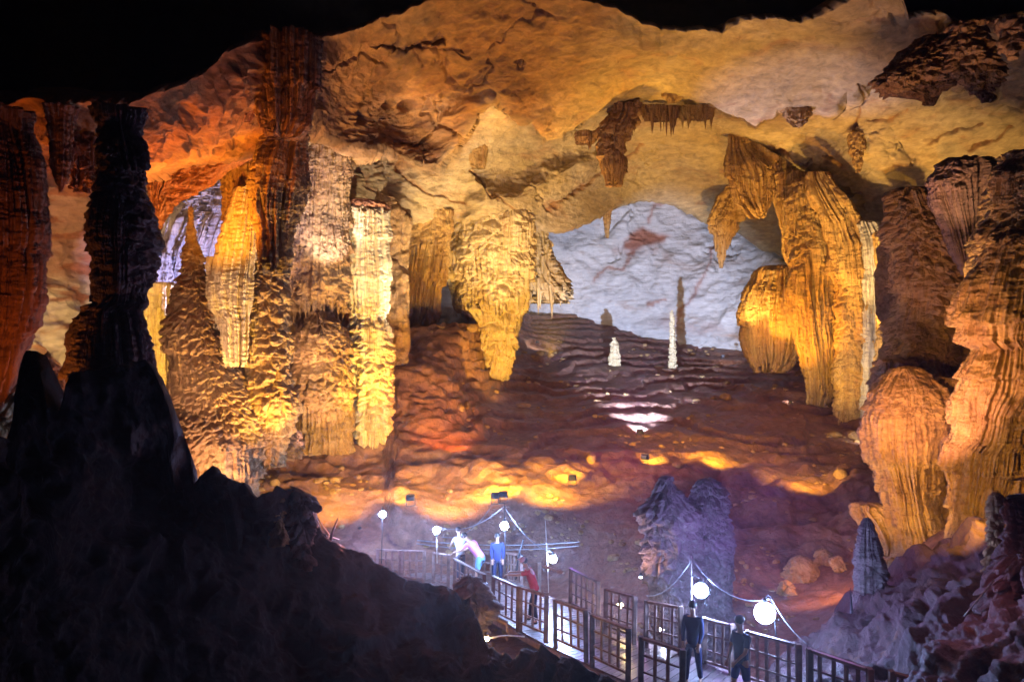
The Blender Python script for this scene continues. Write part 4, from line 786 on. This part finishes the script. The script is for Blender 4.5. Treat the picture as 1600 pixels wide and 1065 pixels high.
def floodlight(p, to, W, col, label, ang=95, size=.3, glow=True, beam=True):
    a = P(*p); b = P(*to); d = (b - a).normalized(); q = Vector(d).to_track_quat('Y', 'Z')
    root = empty('floodlight', a - Vector((0, 0, size))); root['kind'] = 'thing'
    tag(root, label, 'floodlight', 'floodlights on the flowstone bank')
    T = Matrix.Translation(a) @ q.to_matrix().to_4x4(); s = size / 2
    def box(x0, x1, y0, y1, z0, z1, tp=1.0):
        return [T @ Vector((x * (tp if y == y0 else 1), y, z * (tp if y == y0 else 1))) for y in (y0, y1) for x, z in ((x0, z0), (x1, z0), (x1, z1), (x0, z1))]
    fs = [(0, 1, 2, 3), (7, 6, 5, 4), (0, 4, 5, 1), (1, 5, 6, 2), (2, 6, 7, 3), (3, 7, 4, 0)]
    m = MB(); m.add(box(-s, s, -s * .8, 0, -s * .75, s * .75, .6), fs)
    for x0, x1, z0, z1 in ((-s * 1.1, s * 1.1, s * .7, s * .85), (-s * 1.1, s * 1.1, -s * .85, -s * .7), (-s * 1.12, -s * .95, -s * .85, s * .85), (s * .95, s * 1.12, -s * .85, s * .85)): m.add(box(x0, x1, -.02, .05, z0, z1), fs)
    m.build('housing', M['metal'], root, origin=root.location)
    m = MB(); m.add(box(-s * .94, s * .94, .0, .012, -s * .69, s * .69), fs); m.build('lens', M['lensw'] if col[2] > .5 else M['lensy'], root, origin=root.location)
    m = MB(); z = Vector((0, 0, -size))
    l = T @ Vector((-s * 1.2, -s * .3, 0)); r = T @ Vector((s * 1.2, -s * .3, 0))
    m.tube([l, l + z, (l + z + r + z) / 2 + Vector((0, 0, -.02)), r + z, r], .02, 6); m.build('bracket', M['metal'], root, True, origin=root.location)
    if beam:
        l = bpy.data.lights.new('flood_or_fill_beam', 'SPOT'); l.energy = W; l.color = col; l.spot_size = math.radians(ang); l.spot_blend = .7; l.shadow_soft_size = .08
        o = bpy.data.objects.new('flood_or_fill_beam', l); C.objects.link(o); o.location = a + d * .12; o.rotation_euler = d.to_track_quat('-Z', 'Y').to_euler()
M['lensy'] = plain('lit_warm_glass', (.8, .7, .4), .3, emit=(1, .6, .15), es=6, var=0)
M['lensw'] = plain('lit_white_glass', (.8, .8, .8), .3, emit=(.9, .9, 1), es=6, var=0)

# ------------------------------------------------------------------ people
SK = plain('skin', (.50, .30, .20), .5, var=.08, scale=20); HAIR = plain('black_hair', (.02, .016, .018), .5)
def skinned(name, verts, edges, radii, mat, parent, sub=2, root=0):
    me = bpy.data.meshes.new(name); me.from_pydata([tuple(v) for v in verts], edges, []); me.update()
    o = bpy.data.objects.new(name, me); C.objects.link(o)
    md = o.modifiers.new('skin', 'SKIN'); md.use_smooth_shade = True
    for i, r in enumerate(radii):
        sv = me.skin_vertices[0].data[i]; sv.radius = r if isinstance(r, tuple) else (r, r); sv.use_root = (i == root)
    ms = o.modifiers.new('sub', 'SUBSURF'); ms.levels = sub; ms.render_levels = sub
    bpy.context.view_layer.update()
    dg = bpy.context.evaluated_depsgraph_get(); nm = bpy.data.meshes.new_from_object(o.evaluated_get(dg)); nm.name = name
    o.modifiers.clear(); o.data = nm; nm.materials.clear(); nm.materials.append(mat)
    nm.polygons.foreach_set('use_smooth', [True] * len(nm.polygons))
    o.parent = parent
    return o

def person(loc, rz, label, shirt, trousers, lean=0.0, arms=((25, 10), (25, 10)), stride=.12, H=1.7, cap=None, hairlen=.0, shorts=False, shoe=(.04, .04, .05), sleeve=.6, look=0.2):
    """arms: (forward lift of upper arm, elbow bend) in degrees; the person faces local +Y"""
    root = empty('person', loc, rz); tag(root, label, 'person')
    s = H / 1.7; V = Vector
    pel = V((0, -.10 * math.sin(lean) * 2, .92)); ax = V((0, math.sin(lean), math.cos(lean)))
    sp = pel + ax * .22; ch = pel + ax * .42; ne = pel + ax * .54 + V((0, .01, 0))
    hd = (ax + V((0, look, 0))).normalized(); hb = ne + hd * .09; ht = ne + hd * .20
    vs = [pel, sp, ch, ne, hb]; ed = [(0, 1), (1, 2), (2, 3), (3, 4)]; ra = [(.125, .10), (.115, .09), (.135, .095), (.052, .052), (.05, .055)]
    J = {}
    hands = []
    for sx, (lift, bend) in zip((-1, 1), arms):
        sh = ch + ax * .06 + V((sx * .17, 0, 0)); th = math.radians(lift); u = V((sx * .12, math.sin(th), -math.cos(th))).normalized()
        el = sh + u * .28; t2 = math.radians(lift + bend); w = V((-sx * .10, math.sin(t2), -math.cos(t2))).normalized(); wr = el + w * .25
        i = len(vs); vs += [sh, el, wr]; ed += [(2, i), (i, i + 1), (i + 1, i + 2)]; ra += [(.058, .055), .040, .026]
        pm = wr + w * .05; pe = wr + w * .085; vs += [pm]; ed += [(i + 2, i + 3)]; ra += [(.036, .016)]
        side = V((1, 0, 0)); cur = V((0, math.cos(t2), math.sin(t2)))
        for k, (off, ln) in enumerate(((-.027, .062), (-.009, .072), (.009, .068), (.026, .055))):
            j = len(vs); b = pe + side * off; vs += [b, b + w * ln * .5 - cur * .006, b + w * ln * .85 - cur * .03]; ed += [(i + 3, j), (j, j + 1), (j + 1, j + 2)]; ra += [.0095, .009, .008]
        j = len(vs); b = wr + w * .03 - side * sx * .032; vs += [b, b + w * .03 - side * sx * .022, b + w * .055 - side * sx * .024]; ed += [(i + 3, j), (j, j + 1), (j + 1, j + 2)]; ra += [.012, .010, .009]
        J['arm%d' % sx] = (sh, el, wr)
    for sx in (-1, 1):
        hp = pel + V((sx * .095, 0, -.05)); kn = V((sx * .11, pel.y * .5 + stride * sx * .5 + .03, .48)); an = V((sx * .12, stride * sx - .02, .085)); toe = an + V((sx * .02, .15, -.055)); heel = an + V((0, -.03, -.04))
        i = len(vs); vs += [hp, kn, an, toe]; ed += [(0, i), (i, i + 1), (i + 1, i + 2), (i + 2, i + 3)]; ra += [(.088, .09), .056, .036, (.042, .028)]
        J['leg%d' % sx] = (hp, kn, an, toe)
    # head: denser chain gives a skull with jaw
    hi = len(vs); f = V((0, 1, 0)); hc = ht
    vs += [hc + hd * .02 + f * .004, hc + hd * .095 - f * .012, hc - hd * .05 + f * .055]; ed += [(4, hi), (hi, hi + 1), (hi, hi + 2)]; ra += [(.076, .088), (.058, .066), (.036, .03)]
    vs = [v * s for v in vs]; ra = [tuple(q * s for q in r) if isinstance(r, tuple) else r * s for r in ra]
    body = skinned('body', vs, ed, ra, SK, root)
    # face
    m = MB(); m.ball((hc + f * .098 - hd * .005) * s, .016 * s, (.8, 1, 1.5), 8); m.build('nose', SK, root, True)
    for sx in (-1, 1):
        MB().ball((hc + f * .082 + hd * .025 + V((sx * .032, 0, 0))) * s, .011 * s, (1.2, .6, .8), 8).build('eye', M['eye'], root, True)
        MB().ball((hc + V((sx * .08, -.005, 0))) * s, .026 * s, (.4, .7, 1.1), 8).build('ear', SK, root, True)
    MB().ball((hc + f * .087 - hd * .045) * s, .02 * s, (1.2, .3, .3), 8).build('mouth', M['lip'], root, True)
    m = MB(); m.ball((hc + hd * .05 - f * .018) * s, .099 * s, (.93, 1.02, .92), 16)
    if hairlen: m.ball((hc - hd * (.03 + hairlen / 2) - f * .06) * s, (.07 + hairlen / 2) * s, (1, .5, 1.1), 14)
    m.build('hair', HAIR, root, True)
    if cap:
        cm = plain('cap_cloth', cap, .8); m = MB(); m.ball((hc + hd * .068 - f * .008) * s, .101 * s, (.98, 1.05, .82), 16); m.ball((hc + hd * .075 + f * .11) * s, .07 * s, (1, 1.0, .15), 12); m.build('cap', cm, root, True)
    # clothes
    sm = plain('shirt_cloth', shirt, .85, var=.12); tm = plain('trouser_cloth', trousers, .85, var=.15); fm = plain('shoe_leather', shoe, .6)
    cv = [pel - ax * .10, sp, ch, ne - ax * .03]; ce = [(0, 1), (1, 2), (2, 3)]; cr = [(.168, .138), (.150, .122), (.165, .12), (.085, .078)]
    for sx in (-1, 1):
        sh, el, wr = J['arm%d' % sx]; i = len(cv); e = sh.lerp(el, min(1, sleeve)) if sleeve <= 1 else el
        cv += [sh, e]; ce += [(2, i), (i, i + 1)]; cr += [(.072, .068), .056]
        if sleeve > 1: cv += [el.lerp(wr, .92)]; ce += [(i + 1, i + 2)]; cr += [.036]
    skinned('shirt', [v * s for v in cv], ce, [tuple(q * s for q in r) if isinstance(r, tuple) else r * s for r in cr], sm, root)
    cv = [pel + ax * .03, pel - ax * .06]; ce = [(0, 1)]; cr = [(.155, .125), (.155, .128)]
    for sx in (-1, 1):
        hp, kn, an, toe = J['leg%d' % sx]; i = len(cv); cv += [hp, kn if not shorts else hp.lerp(kn, .9)]; ce += [(1, i), (i, i + 1)]; cr += [(.10, .10), .075]
        if not shorts: cv += [an + V((0, 0, .02))]; ce += [(i + 1, i + 2)]; cr += [.055]
    skinned('trousers', [v * s for v in cv], ce, [tuple(q * s for q in r) if isinstance(r, tuple) else r * s for r in cr], tm, root)
    for sx in (-1, 1):
        hp, kn, an, toe = J['leg%d' % sx]
        skinned('shoe', [q * s for q in (an + V((0, -.035, -.03)), an + V((0, .05, -.045)), toe)], [(0, 1), (1, 2)], [(.045 * s, .045 * s), (.05 * s, .042 * s), (.044 * s, .034 * s)], fm, root)
    return root
M['eye'] = plain('dark_eye', (.02, .015, .012), .2); M['lip'] = plain('lips', (.35, .12, .10), .5)

def people():
    def at(px, Y, z): return Vector(((px - 800) / F * Y, Y, z))
    R = math.radians
    person(at(744, 25.8, .33), R(62), 'person in a pink shirt and blue shorts bending over the railing', (.72, .25, .50), (.16, .35, .55), lean=.75, arms=((48, 20), (40, 25)), H=1.95, shorts=True, sleeve=.75)
    person(at(719, 26.8, .27), R(25), 'person in pale grey leaning on the rail left of the person in pink', (.42, .42, .42), (.10, .09, .12), lean=.25, arms=((45, 10), (35, 25)), H=1.76)
    person(at(777, 25.6, .42), R(185), 'person in dark blue standing upright below the third lamp', (.025, .04, .15), (.015, .02, .07), arms=((8, 12), (5, 15)), H=1.72, sleeve=1.1)
    person(at(832, 20.9, .95), R(75), 'person in red with a pale cap resting arms on the front railing', (.55, .04, .05), (.02, .02, .05), lean=.35, arms=((75, 10), (68, 18)), H=1.72, cap=(.65, .45, .5), sleeve=.7)
    person(at(1083, 15.9, 1.5), R(150), 'person in dark blue standing beneath the fifth lamp', (.015, .02, .09), (.012, .015, .07), arms=((12, 20), (8, 14)), H=1.66, sleeve=1.1)
    person(at(1158, 14.7, 1.6), R(120), 'person in blue shorts standing left of the glinting railing', (.02, .03, .10), (.02, .05, .30), arms=((20, 40), (10, 20)), H=1.68, sleeve=.8, shorts=True)
    person(at(562, 29.6, -.25), R(200), 'person in violet standing at the far left end of the railing', (.16, .08, .30), (.06, .04, .14), arms=((10, 20), (8, 14)), H=1.62, sleeve=1.1)

walkway(); railings(); lamps(); people()
#@@PROPSEND

# ------------------------------------------------------------------ lights
def aim(o, d): o.rotation_euler = Vector(d).to_track_quat('-Z', 'Y').to_euler()
def spot(frm, to, W, col, ang=60, blend=0.6, r=0.25, name='flood_or_fill_beam'):  # unseen spots without a housing: hidden floods and added fill alike
    l = bpy.data.lights.new(name, 'SPOT'); l.energy = W; l.color = col; l.spot_size = math.radians(ang); l.spot_blend = blend; l.shadow_soft_size = r
    o = bpy.data.objects.new(name, l); C.objects.link(o); a = P(*frm); b = P(*to); o.location = a; aim(o, b - a); return o
def point(frm, W, col, r=0.15, name='fill_glow'):  # unseen points added as fill, mostly with no lamp at the spot
    l = bpy.data.lights.new(name, 'POINT'); l.energy = W; l.color = col; l.shadow_soft_size = r
    o = bpy.data.objects.new(name, l); C.objects.link(o); o.location = P(*frm) if len(frm) == 3 and frm[2] > 0 else frm; return o

AMB = (1.0, .40, .03); YEL = (1.0, .57, .08); BNK = (1.0, .56, .03); CEI = (1.0, .50, .05); WHT = (1.0, .88, .70); COOL = (.62, .72, 1.0); VIO = (.45, .30, 1.0); ORG = (1.0, .27, .03); PINK = (1.0, .55, .34)
#@@LIGHTS
def setem(k, v):
    M[k].node_tree.nodes['Principled BSDF'].inputs['Emission Strength'].default_value = v
def lights():
    # ceiling
    spot((600, 640, 35), (640, 140, 36), 12500, CEI, 80, r=.15)
    spot((860, 560, 44), (880, 60, 34), 12500, CEI, 70, r=.15)
    spot((860, 600, 40), (770, 280, 45), 3000, (1, .72, .40), 60, r=.15)
    spot((720, 880, 24), (660, 280, 40), 5000, (1, .74, .46), 28, .8, r=.2)  # added frontal fill from over the pit, no fixture
    spot((700, 600, 34), (590, 290, 39), 4200, (1, .84, .66), 60, r=.15)
    spot((810, 570, 36), (790, 290, 43), 2200, (1, .72, .45), 70, r=.15)
    spot((505, 440, 31.2), (520, 290, 35), 1500, (.88, .80, 1.0), 60, r=.15)
    spot((1000, 600, 46), (1260, 110, 37), 12000, (.74, .62, 1.0), 34, .8, r=.15)
    spot((1150, 560, 46), (1150, 250, 52), 5200, (1, .60, .16), 75, r=.15)
    spot((1330, 560, 37), (1440, 240, 42), 5200, (1, .60, .20), 75, r=.15)
    spot((1180, 560, 46), (1100, 40, 35), 5000, YEL, 50, r=.15)
    spot((960, 430, 38), (955, 220, 41), 1100, YEL, 60, r=.1)
    spot((1500, 400, 22), (1490, 100, 26.8), 900, (1, .55, .25), 60, r=.1)
    spot((430, 420, 21), (440, 120, 24), 500, ORG, 60, r=.1)
    spot((960, 570, 44), (940, 270, 50), 3000, (1, .60, .24), 60, r=.1)
    point((640, 880, 16.9), 22, (1, .26, .14), .2)
    spot((1260, 745, 30.5), (1250, 700, 36), 700, BNK, 110, r=.1)  # unseen spot added to widen the lit bank
    # left
    spot((90, 520, 21), (90, 150, 20), 1100, ORG, 110, r=.1)
    spot((15, 720, 15.2), (10, 350, 18), 330, ORG, 90, r=.1)
    spot((150, 640, 24), (120, 500, 33), 2400, YEL, 80, r=.1)
    spot((120, 330, 24), (110, 330, 31), 900, PINK, 100, r=.1)
    spot((250, 480, 23), (320, 150, 25), 1800, ORG, 100, r=.1)
    spot((330, 420, 24), (330, 210, 28), 900, AMB, 100, r=.1)
    spot((305, 530, 29.7), (315, 350, 33.5), 3000, (.55, .50, 1.0), 100, r=.1)
    spot((225, 460, 32), (235, 460, 37), 120, WHT, 90, r=.1)
    spot((430, 770, 25.5), (405, 450, 28), 3800, YEL, 75, r=.1)
    spot((310, 800, 24.5), (320, 620, 28), 1500, PINK, 110, r=.1)
    spot((250, 700, 22), (100, 640, 22), 300, ORG, 110, r=.1)
    spot((500, 740, 30), (490, 420, 34), 1500, PINK, 70, r=.1)
    spot((480, 320, 30), (480, 360, 34), 90, VIO, 110, r=.1)
    spot((605, 735, 30.5), (577, 520, 34), 5000, YEL, 60, r=.1)
    spot((570, 500, 29), (575, 380, 34), 900, WHT, 60, r=.1)
    spot((670, 560, 39.5), (645, 430, 44), 2200, AMB, 100, r=.1)
    spot((830, 655, 39), (775, 440, 46.5), 4200, YEL, 80, r=.1)
    spot((885, 520, 47.5), (860, 420, 52), 900, (.9, .85, 1), 110, r=.1)
    spot((520, 765, 28.4), (520, 735, 32.5), 1200, BNK, 120, r=.1)  # bank row: unseen spots added in open air above the ground
    spot((700, 770, 28.6), (700, 725, 33), 1500, BNK, 120, r=.1)
    spot((850, 750, 29), (880, 705, 34.5), 1700, BNK, 120, r=.1)
    spot((1120, 705, 33), (1120, 672, 38), 900, BNK, 120, r=.1)
    spot((985, 900, 20.5), (1010, 860, 20.5), 120, PINK, 120, r=.1)
    point((772, 1012, 18.2), 25, (1, .35, .08), .1)
    spot((720, 700, 33.5), (670, 590, 38), 900, ORG, 110, r=.1)
    spot((560, 800, 26), (420, 450, 29), 2600, (1, .62, .30), 75, r=.15)  # added broad fill for the left group, no fixture
    spot((255, 640, 22), (310, 520, 28), 900, (1, .6, .42), 60, r=.1)
    spot((430, 620, 29.5), (470, 400, 34.5), 900, (1, .6, .4), 90, r=.1)
    point((575, 815, 19.3), 110, (1, .22, .10), .1)
    # right
    spot((1400, 600, 19), (1440, 460, 28), 800, (1, .46, .10), 120, r=.1)
    spot((1350, 560, 24), (1560, 420, 21.5), 2000, (1, .56, .14), 80, r=.1)
    spot((1250, 520, 46), (1180, 380, 58), 1500, YEL, 90, r=.1)
    spot((1200, 590, 42), (1260, 430, 45), 3400, AMB, 100, r=.1)
    spot((1265, 700, 37), (1335, 470, 43), 3200, YEL, 70, r=.1)
    spot((1340, 560, 38), (1335, 560, 43), 250, (.8, .75, 1), 80, r=.1)
    spot((1150, 590, 44), (1200, 480, 50), 800, PINK, 80, r=.1)
    spot((1340, 850, 20.5), (1410, 700, 23.5), 1000, (1, .50, .04), 90, r=.1)
    spot((1465, 815, 16.0), (1540, 690, 21), 1200, (1, .50, .04), 90, r=.1)
    spot((1440, 720, 19), (1440, 420, 27), 1300, (1., .42, .30), 90, r=.1)
    spot((1300, 900, 22.5), (1255, 890, 25), 250, AMB, 130, r=.1)
    # unseen violet points added as spill over the pit
    point((1130, 850, 18.5), 150, (.42, .16, 1.0), .3); point((900, 880, 22), 45, (.42, .18, 1.0), .3); point((560, 850, 26), 100, (.45, .25, 1.0), .3); point((1300, 930, 15.5), 22, (.55, .2, .9), .3)
    point((1200, 760, 23), 230, (.40, .14, .95), 1.0); point((980, 640, 33), 260, (.75, .16, .55), 1.0); point((650, 1000, 19), 60, (.4, .2, 1.0), .5)
    point((1480, 900, 12), 22, (.9, .30, .45), .5)
    # floodlights one can see
    floodlight((641, 777, 29.6), (600, 730, 32.5), 900, BNK, 'leftmost floodlight on the edge of the lit bank')
    floodlight((774, 774, 29.7), (730, 725, 33), 900, BNK, 'left one of the paired floodlights on the bank edge')
    floodlight((786, 772, 29.8), (800, 715, 33), 900, BNK, 'right one of the paired floodlights on the bank edge')
    floodlight((894, 746, 31.2), (870, 700, 35), 900, BNK, 'floodlight alone on the bank between the pair and the upper one')
    floodlight((1008, 713, 33.2), (1050, 690, 36.5), 900, BNK, 'floodlight under the yellow patch right of the middle')
    floodlight((1000, 674, 37.6), (1000, 480, 65), 40000, (.50, .63, 1.0), 'white floodlight highest on the terraces', 50)
    for x, y, Y, W, lb in ((840, 534, 56, 120, 'small ground light far up the terraces at the left'), (1130, 556, 56, 120, 'small ground light near the far wall at the right'), (1235, 628, 44.5, 90, 'small ground light in a terrace pool at the right'), (1348, 686, 37.6, 60, 'small ground light at the foot of the right column')):
        floodlight((x, y, Y), (x, y - 6, Y + 3), W, (1, .9, .85), lb, 140, .2)
    setem('bulb', 1150); setem('bulb_near', 380); setem('bulb_huge', 260); setem('bulb_small', 250); setem('warmbulb', 160)
#@@ENDL
lights()

def haze():
    bm = bmesh.new(); bmesh.ops.create_cube(bm, size=1); me = bpy.data.meshes.new('haze'); bm.to_mesh(me); bm.free()
    o = bpy.data.objects.new('haze', me); C.objects.link(o); o.scale = (90, 100, 54); o.location = (0, 40, 10); tag(o, 'thin damp haze filling the cave', kind='stuff')
    m = bpy.data.materials.new('damp_air'); m.use_nodes = True; N = m.node_tree.nodes; N.clear()
    v = N.new('ShaderNodeVolumePrincipled'); v.inputs['Density'].default_value = HAZE; v.inputs['Anisotropy'].default_value = .8; v.inputs['Color'].default_value = (1, 1, 1, 1)
    out = N.new('ShaderNodeOutputMaterial'); m.node_tree.links.new(v.outputs[0], out.inputs['Volume']); me.materials.append(m)
HAZE = 0.0013
haze()

# ------------------------------------------------------------------ world, camera, render
w = bpy.data.worlds.new('World'); scene.world = w; w.use_nodes = True
w.node_tree.nodes['Background'].inputs[0].default_value = (0.02, 0.015, 0.05, 1); w.node_tree.nodes['Background'].inputs[1].default_value = 0.1
cam = bpy.data.cameras.new('camera'); co = bpy.data.objects.new('camera', cam); C.objects.link(co)
co.location = (0, 0, ZC); co.rotation_euler = (math.radians(90), 0, 0); cam.lens = 27; cam.sensor_width = 36; cam.clip_end = 1000; cam.clip_start = 0.1
scene.camera = co
scene.view_settings.view_transform = 'Standard'; scene.view_settings.look = 'None'; scene.view_settings.exposure = 0.45; scene.view_settings.gamma = 1
scene.render.engine = 'CYCLES'
cy = scene.cycles; cy.max_bounces = 4; cy.diffuse_bounces = 2; cy.glossy_bounces = 2; cy.use_denoising = True; cy.sample_clamp_indirect = 4
cy.use_adaptive_sampling = True; cy.adaptive_threshold = 0.035
